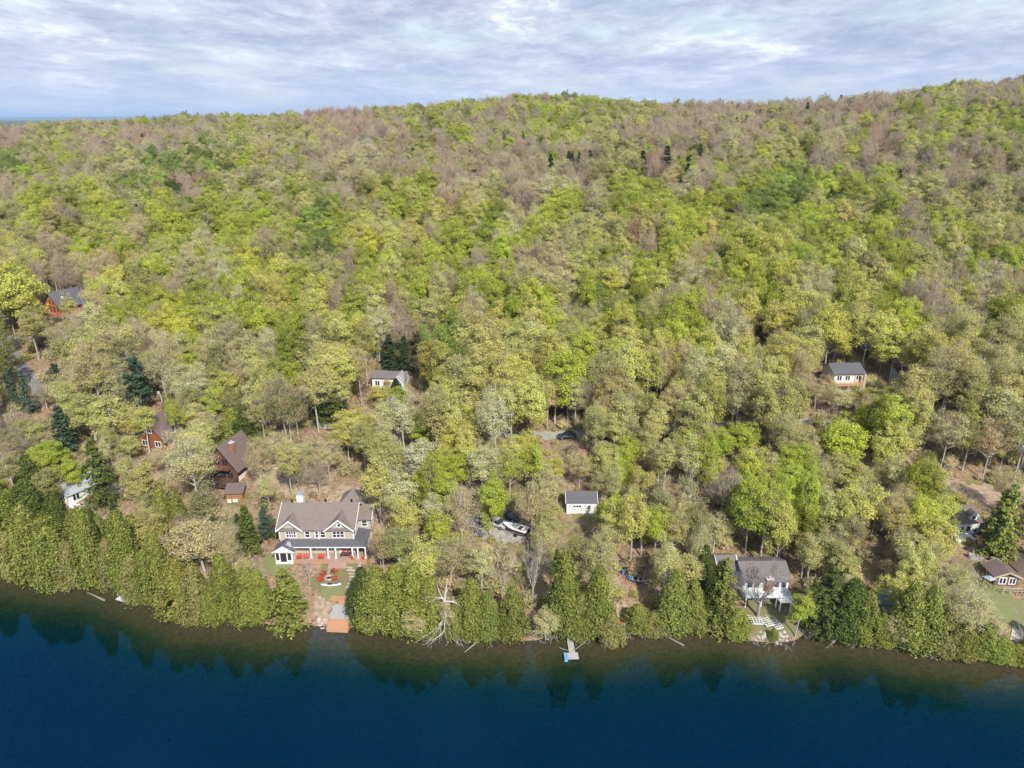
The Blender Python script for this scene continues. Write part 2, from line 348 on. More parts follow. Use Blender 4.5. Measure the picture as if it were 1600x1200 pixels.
strip('lawn', [(1160, 950), (1190, 965), (1220, 980), (1225, 995)], [6, 9, 7, 4], WORNGRASS, 'worn lawn in front of the white cottage by the water', .10)
strip('lawn', [(1515, 900), (1550, 930), (1590, 960), (1612, 985)], [4, 6, 7, 6], GRASS, 'green lawn below the brown cabin', .10)
strip('sand_patch', [(1580, 990), (1610, 1003), (1640, 1012)], [3, 4, 4], SAND, 'pale sand patch by the water at the edge of the lawn', .16)
strip('dirt_path', [(1440, 745), (1500, 770), (1560, 775), (1620, 770)], [6, 8, 7, 6], DIRT, 'leaf covered clearing above the white house', .10)
strip('garden_bed', [(500, 893), (530, 893), (560, 895)], [5, 6, 4], WORNGRASS, 'garden bed below the porch steps', .15)
strip('dirt_path', [(520, 770), (552, 780), (585, 800), (590, 850), (582, 872)], [7, 7, 5, 4, 4], DIRT, 'bare brown earth around the back of the big house', .12)
strip('dirt_path', [(170, 760), (200, 765), (225, 752), (255, 745)], [3, 4, 4, 3], DIRT, 'leaf covered path behind the white cottage', .10)
strip('dirt_path', [(30, 590), (70, 585), (100, 575), (130, 590)], [6, 8, 7, 4], DIRT, 'bare brush clearing below the driveway', .08)
strip('dirt_path', [(410, 720), (440, 742), (470, 750), (520, 752)], [8, 10, 10, 8], DIRT, 'leaf covered slope behind the big house', .08)

# shore rocks: the stony fringe that shows at the two landings
def pebble_bank(x0, y0, x1, y1, n, label):
    b = MB(); a, c = gp(x0, y0), gp(x1, y1)
    for i in range(n):
        t = random.random(); x = a.x + (c.x - a.x) * t + random.gauss(0, .25); y = a.y + (c.y - a.y) * t + random.gauss(0, .5)
        r = random.uniform(.12, .4); z = max(gz(x, y), -.15)
        b.loft([[Vector((x + r * s * math.cos(k * 1.2566 + i) * random.uniform(.8, 1.2), y + r * s * math.sin(k * 1.2566 + i), z + h * r)) for k in range(5)] for s, h in ((.8, -.4), (1, .1), (.55, .5))])
    o = b.obj('shore_stones', ROCK); tag(o, label, kind='stuff')
pebble_bank(490, 975, 515, 979, 26, 'pale stones along the water beside the boat platform')
pebble_bank(556, 976, 600, 980, 34, 'grey stones along the water right of the boat platform')
pebble_bank(1172, 996, 1232, 1000, 50, 'pale stones along the water below the dock frames')
pebble_bank(1556, 1003, 1600, 1005, 24, 'reddish stones along the water by the sand patch')
pebble_bank(640, 990, 880, 994, 70, 'grey stones along the water below the white dead tree')
pebble_bank(975, 988, 1110, 984, 40, 'grey stones along the water below the dirt track')
for i, (px, py, rz, L, lb) in enumerate(((742, 1006, .9, 5, 'sunken grey log slanting from the shore near the white dead tree'), (1052, 1000, -.8, 4, 'pale log lying in the shallows below the small grey bare tree'), (1302, 1003, .7, 4.5, 'grey log in the shallows below the dark hemlocks'), (150, 932, -.5, 5, 'grey log in the shallows left of the swim float'))):
    q = Vector((*at_level(px, py), 0)); bl_ = MB(); bl_.tube([Vector((math.cos(rz) * t_, math.sin(rz) * t_, .04 + .10 * math.sin(t_))) for t_ in (-L / 2, -.3, L / 2)], [.07, .13, .17], 6); o = bl_.obj('sunken_log', GREYBARK); o.location = q; tag(o, lb, 'log')
HAZE = 0.00006
# ------------------------------------------------------------------ buildings
TAUPE = mat('taupe_siding', (.46, .41, .34), .8, .08, 1.0, 0, stretch=(.3, .3, 9))
WHITE = mat('white_paint', (.74, .74, .73), .6, .12, 1.5)
OFFWHITE = mat('weathered_white', (.66, .66, .64), .7, .15, 1.5)
SHINGLE = mat('taupe_shingles', (.20, .165, .147), .9, .24, 2.2, .4, stretch=(1.2, 3.5, 3.5))
DARKROOF = mat('charcoal_shingles', (.115, .115, .13), .9, .25, 2.2, .4, stretch=(1.2, 3.5, 3.5))
GREYROOF = mat('grey_shingles', (.175, .155, .15), .9, .3, 1.8, .4, stretch=(1.2, 3.5, 3.5))
BROWNROOF = mat('brown_shingles', (.17, .125, .115), .9, .22, 2.0, .4, stretch=(1.2, 3.5, 3.5))
METALROOF = mat('pale_metal_roof', (.42, .44, .47), .45, .12, .8, 0, metal=.2)
GLASS = glass_mat('window_glass', (.03, .03, .05))
BLUEGLASS = glass_mat('door_glass', (.02, .03, .07))
LOG = mat('orange_logs', (.46, .17, .045), .7, .3, 1.0, .3, stretch=(.4, .4, 7))
CHALETWOOD = mat('chalet_wood', (.15, .07, .042), .75, .3, 1.0, .3, stretch=(.4, .4, 7))
SHEDWOOD = mat('shed_boards', (.36, .18, .085), .75, .3, 1.0, .3, stretch=(7, 7, .4))
LOGBROWN = mat('russet_wood', (.27, .10, .045), .75, .3, 1.0, .3, stretch=(.4, .4, 7))
DARKWOOD = mat('dark_brown_wood', (.10, .065, .045), .8, .3, 2.0, .2)
CEDARWOOD = mat('cedar_boards', (.50, .27, .15), .75, .22, 2.0, .2, stretch=(6, .8, 1))
GREYWOOD = mat('silvered_boards', (.40, .385, .375), .8, .2, 2.0, .2, stretch=(6, .8, 1))
DECKWOOD = mat('deck_boards', (.40, .27, .215), .75, .2, 2.0, .2, stretch=(.8, 6, 1))
BRICK = mat('red_brick', (.31, .155, .105), .85, .3, 4.0, .3)
STONE = mat('pale_stone', (.44, .40, .35), .9, .25, 1.6, .4)
TAN = mat('tan_siding', (.50, .40, .25), .8, .12, 1.5)
BROWNWALL = mat('brown_siding', (.165, .125, .09), .8, .2, 1.5)
RED = mat('red_paint', (.50, .065, .035), .5, .12, 3.0)
BLUE = mat('blue_plastic', (.025, .17, .48), .4, .1, 2.0)
ORANGE = mat('orange_plastic', (.62, .17, .05), .5, .12, 2.0)
BLACK = mat('black_plastic', (.025, .025, .028), .5, .2, 2.0)
GREYMETAL = mat('grey_metal', (.42, .43, .45), .4, .15, 2.0, metal=.4)
CONC = mat('concrete', (.50, .48, .45), .9, .15, 1.2)
CREAM = mat('cream_blind', (.62, .52, .38), .7, .06, 2.0)

def window(parent, face, u, z, w, h, plane, glass=GLASS, frame=WHITE, cols=2, rows=1, name='window', t=.16):
    """a window in the wall whose outward face lies at PLANE: F -Y, B +Y, L -X, R +X; u runs along the wall, z is the sill"""
    def P(b, u0, u1, d0, d1, z0, z1):
        if face == 'F': b.box(u0, u1, plane - d1, plane - d0, z0, z1)
        elif face == 'B': b.box(u0, u1, plane + d0, plane + d1, z0, z1)
        elif face == 'R': b.box(plane + d0, plane + d1, u0, u1, z0, z1)
        else: b.box(plane - d1, plane - d0, u0, u1, z0, z1)
    b = MB(); e = .07
    P(b, u - t, u + w + t, .0, e, z - t, z); P(b, u - t, u + w + t, .0, e, z + h, z + h + t)
    P(b, u - t, u, .0, e, z, z + h); P(b, u + w, u + w + t, .0, e, z, z + h)
    for i in range(1, cols): c = u + w * i / cols; P(b, c - .07, c + .07, .0, e - .005, z, z + h)
    for i in range(1, rows): c = z + h * i / rows; P(b, u, u + w, .0, e - .012, c - .05, c + .05)
    f = b.obj(name, frame, parent)
    g = MB(); P(g, u + .004, u + w - .004, .0, .02, z + .004, z + h - .004); g.obj('pane', glass, f)
    return f
def gable_walls(parent, x0, x1, y0, y1, h, rise, m, axis='x', below=2.5, name='wall'):
    b = MB()
    if axis == 'x':   # the ridge runs along x: pentagon in (y, z)
        b.prism([(y0, -below), (y1, -below), (y1, h), ((y0 + y1) / 2, h + rise), (y0, h)], 'x', x0, x1)
    else:
        b.prism([(x0, -below), (x1, -below), (x1, h), ((x0 + x1) / 2, h + rise), (x0, h)], 'y', y0, y1)
    return b.obj(name, m, parent)
def gable_roof(parent, x0, x1, y0, y1, h, rise, m, axis='x', over=.5, th=.14, trim=None, name='roof', lift=.03):
    b = MB(); c = (y0 + y1) / 2 if axis == 'x' else (x0 + x1) / 2; half = (y1 - y0) / 2 if axis == 'x' else (x1 - x0) / 2
    k = rise / half; e = half + over; zl = h - over * k + lift; zr = h + rise + lift
    poly = [(c - e, zl), (c, zr), (c + e, zl), (c + e, zl + th), (c, zr + th), (c - e, zl + th)]
    a0, a1 = ((x0, x1) if axis == 'x' else (y0, y1)); a0 -= over; a1 += over
    b.prism(poly, axis, a0, a1); r = b.obj(name, m, parent)
    if trim is not None:
        t = MB(); d = .26
        P2 = [(c - e - .02, zl - d * .5), (c, zr - d * .55), (c + e + .02, zl - d * .5), (c + e + .02, zl + th + .02), (c, zr + th + .02), (c - e - .02, zl + th + .02)]
        for s in (a0, a1): MB().prism(P2, axis, s - .05, s + .03).obj('trim', trim, r)
    return r
def chimney(parent, x, y, z0, z1, w, d, m, cap=CONC):
    b = MB().box(x - w / 2, x + w / 2, y - d / 2, y + d / 2, z0, z1); o = b.obj('chimney', m, parent)
    c = MB().box(x - w / 2 - .08, x + w / 2 + .08, y - d / 2 - .08, y + d / 2 + .08, z1, z1 + .14); c.box(x - .18, x + .18, y - .18, y + .18, z1 + .14, z1 + .5); c.obj('cap', cap, o); return o
def stair(parent, x0, x1, y, z, n, m, dy=.3, dz=.18, name='steps'):
    b = MB()
    for i in range(n): b.box(x0, x1, y - dy * (i + 1), y - dy * i - .003, z - dz * (i + 1) - .8, z - dz * (i + 1))
    return b.obj(name, m, parent)
def railing(parent, pts, z, m, h=.95, step=1.2, name='railing', rails=(.95, .5, .12)):
    b = MB()
    for p, q in zip(pts, pts[1:]):
        p, q = Vector((*p, 0)), Vector((*q, 0)); L = (q - p).length
        for hh in rails: b.beam(p + Vector((0, 0, z + hh)), q + Vector((0, 0, z + hh)), .055)
        for i in range(int(L / step) + 1):
            c = p + (q - p) * min(1, i * step / L); b.box(c.x - .06, c.x + .06, c.y - .06, c.y + .06, z, z + h)
    return b.obj(name, m, parent)

# ---- the big taupe house with the long porch
P0 = gp(434, 881); P0.z = gz(P0.x, P0.y) + .15
HX, HY = P0.x, P0.y + 2.6; PX = ppm((P0.x, HY, P0.z + 3)); HW = 116 / PX
house = thing('lake_house', 'large two storey taupe house with long white posted porch facing the lake', 'house', (HX, HY, P0.z))
landmark('the big taupe house', (HX + HW / 2, HY + 3)); CLEAR.append((HX + HW / 2 + 1, HY + 4, 9.5)); CLEAR.append((HX + HW / 2 + 1, HY - 5, 7)); protect(425, 782, 573, 900, HY + 2); protect(492, 880, 560, 985, HY - 6)
HD, HH, HR = 9.2, 5.75, 2.75
gable_walls(house, 0, HW, 0, HD, HH, HR, TAUPE)
rf = gable_roof(house, 0, HW, 0, HD, HH, HR, SHINGLE, over=.45, trim=WHITE)
def dormer(cx, half, rise, back):
    b = MB().prism([(cx - half, HH - .3), (cx + half, HH - .3), (cx, HH + rise)], 'y', -.03, 2.5); d = b.obj('front_gable', TAUPE, house)
    k = rise / half; e = half + .45; z0, z1 = HH - .45 * k + .03, HH + rise + .03
    b = MB().prism([(cx - e, z0), (cx, z1), (cx + e, z0), (cx + e, z0 + .15), (cx, z1 + .15), (cx - e, z0 + .15)], 'y', -.55, back); b.obj('roof', SHINGLE, d)
    t = MB().prism([(cx - e - .03, z0 - .16), (cx, z1 - .18), (cx + e + .03, z0 - .16), (cx + e + .03, z0 + .2), (cx, z1 + .2), (cx - e - .03, z0 + .2)], 'y', -.62, -.56)
    t.obj('trim', WHITE, d); return d
dormer(2.1, 2.05, 1.75, 3.1); dr = dormer(HW - 2.6, 2.35, 1.95, 3.4)
b = MB(); b.tube([(HW - 2.6, -.10, HH + .75), (HW - 2.6, -.04, HH + .75)], [.48, .48], 12); rw = b.obj('round_window', WHITE, dr)
b = MB(); b.tube([(HW - 2.6, -.13, HH + .75), (HW - 2.6, -.101, HH + .75)], [.26, .26], 12); b.obj('pane', GLASS, rw)
b = MB()
for u in (.06, HW - .06, HW * .53): b.box(u - .12, u + .12, -.06, -.002, 3.5, HH - .32)
b.box(-.1, HW + .1, -.07, -.003, HH - .32, HH - .06); b.obj('corner_trim', WHITE, house)
for u, w_, c in ((1.35, 1.7, 4), (4.85, .75, 1), (6.75, 1.75, 2), (9.95, 2.0, 3)): window(house, 'F', u * HW / 13.8, 3.95, w_, 1.15, 0, cols=c, rows=2)
# porch
DK = -2.55
b = MB()
for i in range(16): b.box(-.1 + i * 1.03, .9 + i * 1.03, DK, 0, .36, .5)
deck = b.obj('porch_deck', DECKWOOD, house)
b = MB().box(-.08, HW + 2.6, DK + .05, -.05, -2.2, .355); b.obj('porch_skirt', CEDARWOOD, house)
b = MB()
for i in range(6): b.box(HW + .003, HW + 2.6, .02 + i * .82, .8 + i * .82, .36, .5)
b.obj('porch_deck', DECKWOOD, house)
b = MB().add([(1.0, -1.75, 2.95), (HW + 2.45, -1.75, 2.95), (HW + .0, .02, 3.42), (1.0, .02, 3.42), (1.0, -1.75, 3.08), (HW + 2.45, -1.75, 3.08), (HW + .0, .02, 3.55), (1.0, .02, 3.55)], [(0, 3, 2, 1), (4, 5, 6, 7), (0, 1, 5, 4), (1, 2, 6, 5), (2, 3, 7, 6), (3, 0, 4, 7)])
b.add([(HW + .002, .04, 3.44), (HW + 2.45, -1.74, 2.96), (HW + 2.45, 4.0, 2.96), (HW + .002, 4.0, 3.44), (HW + .002, .04, 3.56), (HW + 2.45, -1.74, 3.085), (HW + 2.45, 4.0, 3.085), (HW + .002, 4.0, 3.56)], [(0, 3, 2, 1), (4, 5, 6, 7), (0, 1, 5, 4), (1, 2, 6, 5), (2, 3, 7, 6), (3, 0, 4, 7)])
pr = b.obj('porch_roof', DARKROOF, house)
b = MB().box(1.0, HW + 2.4, -1.72, -1.52, 2.68, 2.94); b.box(HW + 2.2, HW + 2.4, -1.51, 3.9, 2.68, 2.94); b.obj('porch_beam', WHITE, pr)
for u in (6.05 * HW / 13.8, 9.2 * HW / 13.8, 10.6 * HW / 13.8, HW - .1, HW + .9, HW + 2.3):
    b = MB().box(u - .13, u + .13, -1.75, -1.49, .5, 2.68); b.box(u - .19, u + .19, -1.81, -1.43, .5, .75); b.obj('porch_post', WHITE, house)
for v in (1.0, 3.7): MB().box(HW + 2.17, HW + 2.43, v, v + .26, .5, 2.68).obj('porch_post', WHITE, house)
for k, (u, w_, c, g) in enumerate(((3.35, 3.1, 5, GLASS), (6.75, 1.4, 2, CREAM), (8.4, 1.6, 3, GLASS))): window(house, 'F', u * HW / 13.8, 1.25, w_, 1.3, 0, g, cols=c)
d = MB().box(10.95, 11.95, -.09, -.003, .5, 2.5).obj('door', WHITE, house); MB().box(11.1, 11.8, -.12, -.091, 1.3, 2.2).obj('red_panel', RED, d)
window(house, 'F', 12.5, 1.2, 1.0, 1.2, 0, cols=1)
for v in (.9, 3.0): window(house, 'R', v, 3.95, 1.0, 1.1, HW, cols=1, rows=2)
stair(house, 9.5, 12.9, DK, .5, 4, DECKWOOD, .32, .17, 'porch_steps')
# sunroom at the near corner
b = MB().box(-.25, 3.0, DK - .25, -.02, -2.0, 2.55); sun_r = b.obj('sunroom', WHITE, house)
for i, u in enumerate((-.05, .75, 2.1)):
    MB().box(u, u + (.55, 1.1, .6)[i], DK - .29, DK - .252, (.8, .45, .8)[i], 2.25).obj('pane', GLASS, sun_r)
MB().box(-.29, -.252, DK + .1, -.4, .8, 2.2).obj('pane', GLASS, sun_r)
b = MB().prism([(-.55, 2.56), (3.3, 2.56), (1.38, 3.75)], 'y', DK - .5, -.01); b.obj('sunroom_roof', DARKROOF, house)
t = MB().prism([(-.66, 2.4), (-.66, 2.62), (1.38, 3.92), (3.42, 2.62), (3.42, 2.4), (1.38, 3.62)], 'y', DK - .6, DK - .505); t.prism([(-.4, 2.57), (3.15, 2.57), (1.38, 3.6)], 'y', DK - .54, DK - .501); t.obj('pediment', WHITE, sun_r)
b = MB().add([(1.75, DK + .5, 3.62), (2.7, DK + .5, 3.05), (2.7, DK + 1.7, 3.05), (1.75, DK + 1.7, 3.62), (1.75, DK + .5, 3.56), (2.7, DK + .5, 2.98), (2.7, DK + 1.7, 2.98), (1.75, DK + 1.7, 3.56)], [(0, 1, 2, 3), (7, 6, 5, 4), (0, 4, 5, 1), (1, 5, 6, 2), (2, 6, 7, 3), (3, 7, 4, 0)])
b.obj('skylight', METALROOF, sun_r)
# rear wing
gable_walls(house, HW - 1.5, HW + 2.3, 4.2, 9.4, 5.4, 1.5, TAUPE, 'x', name='wing_wall'); gable_roof(house, HW - .9, HW + 2.3, 4.2, 9.4, 5.4, 1.5, SHINGLE, 'x', .4, trim=WHITE, name='wing_roof')
window(house, 'R', 5.6, 2.9, 1.1, 1.2, HW + 2.3, cols=1, rows=2); window(house, 'F', HW + .7, 3.8, .9, 1.1, 4.2, cols=1, rows=2)
b = MB(); ctr = (HW - 2.2, 11.2); b.add([(ctr[0] - 2.6, 8.6, 5.6), (ctr[0] + 2.6, 8.6, 5.6), (ctr[0] + 2.6, 13.8, 5.6), (ctr[0] - 2.6, 13.8, 5.6), (ctr[0], 11.0, 8.2)], [(0, 3, 2, 1), (0, 1, 4), (1, 2, 4), (2, 3, 4), (3, 0, 4)]); b.obj('hip_roof', SHINGLE, house)
MB().box(ctr[0] - 2.2, ctr[0] + 2.2, 9.0, 13.4, -2, 5.6).obj('rear_wall', TAUPE, house)
chimney(house, 2.9, HD / 2 + .9, 7.2, 10.0, 1.25, 1.1, WHITE, GREYMETAL)
for u in (1.2, 7.6, 12.6): MB().tube([(u, 5.6, 7.7), (u, 5.6, 8.75)], [.16, .2], 8).obj('roof_vent', BLACK, house)

def ground_at(loc): return Vector((loc[0], loc[1], gz(loc[0], loc[1])))
def to_world(o, p): return Matrix.Translation(o.location) @ Matrix.Rotation(o.rotation_euler.z, 4, 'Z') @ Vector(p)
# red armchairs with slanted backs and broad arms
def make_armchair(label, group):
    t = thing('garden_chair', label, 'chair', group=group)
    b = MB()
    for i in range(4): b.box(-.3, .3, -.35 + i * .16, -.22 + i * .16, .36 - i * .03, .39 - i * .03)
    b.obj('seat', RED, t); b = MB(); M = Matrix.Translation((0, .25, .28)) @ Matrix.Rotation(rad(-22), 4, 'X')
    for i in range(5): b.box(-.31 + i * .126, -.2 + i * .126, -.015, .015, 0, .72 - abs(i - 2) * .06, M)
    b.obj('backrest', RED, t)
    for s in (-1, 1):
        MB().box(s * .42 - .08, s * .42 + .08, -.45, .35, .56, .6).obj('armrest', RED, t)
        MB().box(s * .36 - .04, s * .36 + .04, -.42, -.32, 0, .56).obj('leg', RED, t); MB().box(s * .36 - .04, s * .36 + .04, .2, .3, 0, .56).obj('leg', RED, t)
    return t
ch0 = make_armchair('red slat armchair on the porch deck nearest the white sunroom', 'red armchairs on the porch')
ch0.location = to_world(house, (3.9, -1.95, .5)); ch0.rotation_euler.z = .15
for (u, v, lb) in ((5.2, -1.95, 'red slat armchair on the porch, second along from the sunroom'), (7.95, -1.95, 'red slat armchair alone in the middle of the porch')):
    c = copy_tree(ch0); c.location = to_world(house, (u, v, .5)); c['label'] = lb
fp = gp(514, 905)
for (px, py, rz, lb) in ((506, 900, -1.9, 'red armchair at the fire pit, uphill on the sunroom side'), (523, 896, 2.6, 'red armchair at the fire pit closest to the porch steps'), (501, 909, -1.0, 'red armchair at the fire pit, downhill beside the white and blue kayak bow'), (524, 908, 1.9, 'red armchair at the fire pit, downhill beside the kayak stern')):
    c = copy_tree(ch0); c.location = gp(px, py) + Vector((0, 0, .13)); c.rotation_euler.z = rz; c.scale = (1.15,) * 3; c['label'] = lb; c['group'] = 'red armchairs round the fire pit'
pit = thing('fire_pit', 'round stone ringed fire pit among the red armchairs', 'fire pit', fp + Vector((0, 0, .13)))
for k in range(9):
    a = k * .698; MB().box(-.2, .2, -.13, .13, 0, .3, Matrix.Rotation(a, 4, 'Z') @ Matrix.Translation((0, .62, 0))).obj('stone', STONE, pit)
MB().tube([(0, 0, 0), (0, 0, .08)], [.5, .5], 10).obj('ash_bed', BLACK, pit)
bs = thing('bench', 'small grey bench standing between the fire pit and the porch', 'bench', gp(514, 897) + Vector((0, 0, .14)))
MB().box(-.25, .25, -.7, .7, .4, .46).obj('seat', GREYMETAL, bs); MB().box(-.2, .2, -.6, -.5, 0, .4).obj('leg', GREYMETAL, bs); MB().box(-.2, .2, .5, .6, 0, .4).obj('leg', GREYMETAL, bs)
def make_table(loc, label):
    t = thing('dining_table', label, 'table', loc); MB().box(-.9, .9, -.45, .45, .7, .76).obj('table_top', DARKWOOD, t)
    for sx in (-1, 1):
        for sy in (-1, 1): MB().box(sx * .8 - .04, sx * .8 + .04, sy * .36 - .04, sy * .36 + .04, 0, .7).obj('leg', DARKWOOD, t)
    return t
make_table(to_world(house, (12.35, -1.3, .5)), 'dark dining table on the porch in front of the red panelled door')
dc = thing('dining_chair', 'red dining chair behind the dark porch table, nearer the door', 'chair', group='red dining chairs on the porch')
MB().box(-.22, .22, -.22, .22, .42, .47).obj('seat', RED, dc); MB().box(-.22, .22, .18, .22, .47, .98).obj('backrest', RED, dc)
for sx in (-1, 1):
    for sy in (-1, 1): MB().box(sx * .19 - .02, sx * .19 + .02, sy * .19 - .02, sy * .19 + .02, 0, .42).obj('leg', RED, dc)
dc.location = to_world(house, (11.8, -.6, .5))
for (u, v, rz, lb) in ((12.7, -.6, 0, 'red dining chair behind the dark porch table, away from the door'), (13.65, -1.3, -1.57, 'red dining chair at the far end of the dark porch table')):
    c = copy_tree(dc); c.location = to_world(house, (u, v, .5)); c.rotation_euler.z = rz; c['label'] = lb
def pot(loc, label):
    t = thing('flower_pot', label, 'flower pot', loc, 0, 'red flower pots'); MB().tube([(0, 0, 0), (0, 0, .4)], [.17, .25], 9).obj('pot', RED, t)
    b = MB()
    for i in range(14):
        a, r = random.random() * 6.28, random.random() * .22; b.box(-.05, .05, -.05, .05, 0, .1, Matrix.Translation((r * math.cos(a), r * math.sin(a), .4 + random.random() * .16)))
    b.obj('plant', RED, t)
pot(to_world(house, (HW - .1, -2.15, .5)), 'red flower pot in front of the porch post beside the dining table')
pot(to_world(house, (HW + 1.9, -2.15, .5)), 'red flower pot at the outer corner of the porch deck')
g = thing('garden_cart', 'orange garden cart with a dark bin beside the end wall of the taupe house', 'cart', gp(571, 845) + Vector((0, 0, .12)), .5)
b = MB(); b.loft([[Vector((x, y, z)) for x, y in ((-s, -s * 1.3), (s, -s * 1.3), (s, s * 1.3), (-s, s * 1.3))] for s, z in ((.3, .35), (.5, .8))]); b.obj('tray', ORANGE, g)
MB().tube([(-.08, -.75, .25), (.08, -.75, .25)], [.25, .25], 10).obj('wheel', BLACK, g); MB().beam((-.3, .5, .6), (-.3, 1.2, .75), .04).obj('handle', DARKWOOD, g); MB().beam((.3, .5, .6), (.3, 1.2, .75), .04).obj('handle', DARKWOOD, g)
MB().box(.5, .95, .6, 1.1, 0, .9).obj('bin', BLACK, g)
# kayak
def kayak(loc, rz, m1, m2, label, L=3.6, name='kayak', W=.36):
    t = thing(name, label, 'kayak', loc, rz); R1, R2 = [], []
    for i in range(11):
        s = i / 10 * 2 - 1; hw = max(.015, W * (1 - abs(s) ** 2.2)); z = .12 * abs(s) ** 3
        R1.append([Vector((s * L / 2, y * hw, z + zz)) for y, zz in ((-1, .26), (-.75, .06), (0, .0), (.75, .06), (1, .26))])
        R2.append([Vector((s * L / 2, y * hw, z + zz)) for y, zz in ((-1, .262), (0, .36), (1, .262))])
    h = MB().loft(R1).obj('hull', m1, t, True); MB().loft(R2).obj('deck', m2, t, True)
    c = MB().tube([(-.1 - .45, 0, .34), (-.1 + .45, 0, .34)], [.2, .2], 8); c.obj('cockpit', BLACK, t); return t
k1 = kayak(gp(517, 916) + Vector((0, 0, .12)), .05, WHITE, WHITE, 'white and blue kayak lying on the grass below the fire pit')
MB().box(.5, 1.55, -.16, .16, .36, .385).obj('stripe', BLUE, k1)
# stepping slabs
sp = thing('stone_steps', 'curved flight of pale stone slabs beside the fire pit', 'steps', gp(552, 900))
SLABS = [(545, 887), (549, 892), (552, 897), (554, 902), (554, 907), (551, 912), (548, 917)]
for i, (px, py) in enumerate(SLABS):
    p = gp(px, py) - sp.location; M = Matrix.Translation(p) @ Matrix.Rotation(-.25 + i * .09, 4, 'Z')
    MB().box(-.85, .85, -.26, .26, -.2, .16 + .03 * (i % 2), M).obj('slab', STONE, sp)
for i in range(12):
    px, py = 580 - i * 1.6, 838 + i * 4.2; p = gp(px, py) - sp.location; M = Matrix.Translation(p) @ Matrix.Rotation(i, 4, 'Z'); MB().box(-.4, .4, -.3, .3, -.2, .17, M).obj('slab', STONE, sp)
# tan platform and boat deck
pl = thing('wood_platform', 'tan plank platform lying on the grass above the boat deck', 'platform', gp(530, 936), -.12)
for i in range(8): MB().box(-1.45 + i * .365, -1.1 + i * .365, -.75, .75, .05, .3 + .01 * (i % 2), Matrix.Rotation(-.09, 4, 'X')).obj('plank', CEDARWOOD, pl)
bd = thing('boat_deck', 'silver and cedar boat deck with steps at the water', 'deck', (0, 0, 0), -.06); p = gp(535, 962); bd.location = (p.x, p.y, 1.55)
for i in range(9): MB().box(-1.75 + (i % 2) * .02, 1.75, -1.7 + i * .4, -1.33 + i * .4, -.02, .1 + .008 * (i % 3)).obj('plank', GREYWOOD, bd)
MB().box(-1.2, 1.75, 1.96, 2.5, -.1, .32).obj('bench_back', CEDARWOOD, bd)
for i in range(3): MB().box(-1.8, 1.8, -1.74 - .5 * i - .48, -1.74 - .5 * i, -2.4, -.12 - .42 * i).obj('step', CEDARWOOD, bd)
MB().box(-1.7, 1.7, -1.69, 1.85, -2.2, -.03).obj('crib', CEDARWOOD, bd)
protect(495, 925, 562, 982, p.y - 2)
# white shed with dark roof
sp_ = gp(885, 803); psh = ppm((sp_.x, sp_.y, sp_.z + 2)); sw = 47 / psh
shed = thing('white_shed', 'small white shed with charcoal roof standing on the slope', 'shed', (sp_.x, sp_.y, sp_.z + .1)); landmark('the white shed', (sp_.x + 3, sp_.y + 2)); CLEAR.append((sp_.x + 3, sp_.y + 2, 5)); protect(878, 764, 936, 808, sp_.y + 1)
gable_walls(shed, 0, sw, 0, 3.8, 2.55, 1.35, WHITE); gable_roof(shed, 0, sw, 0, 3.8, 2.55, 1.35, DARKROOF, over=.22, trim=WHITE)
for u in (1.35, 1.9, 2.45): window(shed, 'F', u, 1.45, .42, .42, 0, cols=1, t=.06)
window(shed, 'F', 4.25, 1.1, .5, .75, 0, cols=1, rows=2, t=.06); MB().tube([(.6, -.1, 1.75), (.6, -.003, 1.75)], [.09, .09], 8).obj('wall_lamp', BLACK, shed); MB().tube([(3.75, -.1, 1.75), (3.75, -.003, 1.75)], [.07, .07], 8).obj('wall_lamp', BLACK, shed)
d = MB().box(2.95, 3.6, -.05, -.003, .05, 1.95).obj('door', WHITE, shed)
# log house up the slope
q = gp(73, 492); lh = thing('log_house', 'orange log house with dark slate roof and glazed gable above the driveway', 'house', (q.x + 1.2, q.y + 2.2, q.z), rad(65)); landmark('the orange log house', q); CLEAR.append((q.x + 4, q.y + 4, 9)); CLEAR.append((q.x, q.y - 4, 5)); protect(60, 440, 125, 495, q.y + 2)
gable_walls(lh, 0, 9.5, -4, 4, 3.0, 4.2, LOG, 'x'); gable_roof(lh, 0, 9.5, -4, 4, 3.0, 4.2, DARKROOF, 'x', over=.9, th=.2)
for u, z, ww, h in ((-3.2, .6, 1.1, 1.7), (-1.5, .4, 1.3, 2.1), (.4, .4, 1.3, 2.1), (2.2, .6, 1.1, 1.7), (-1.35, 3.3, 1.0, 1.5), (.35, 3.3, 1.0, 1.5), (-.35, 5.3, .7, .9)): window(lh, 'L', u, z, ww, h, 0, BLUEGLASS, LOG, cols=2, t=.14)
for u in (1.2, 4.0, 6.8): window(lh, 'F', u, .7, 1.3, 1.3, -4, BLUEGLASS, LOG)
b = MB().box(-2.8, -.01, -4.2, 4.2, -.3, .1); dk = b.obj('deck', LOG, lh); railing(dk, [(-2.7, 4.1), (-2.7, -4.1), (-.1, -4.1)], .1, RED)
b = MB().box(2.4, 3.1, -2.3, -1.9, 5.0, 5.6); b.obj('skylight', WHITE, lh); MB().tube([(3.6, -1.2, 5.6), (3.6, -1.2, 6.9)], [.12, .12], 8).obj('stovepipe', GREYMETAL, lh)
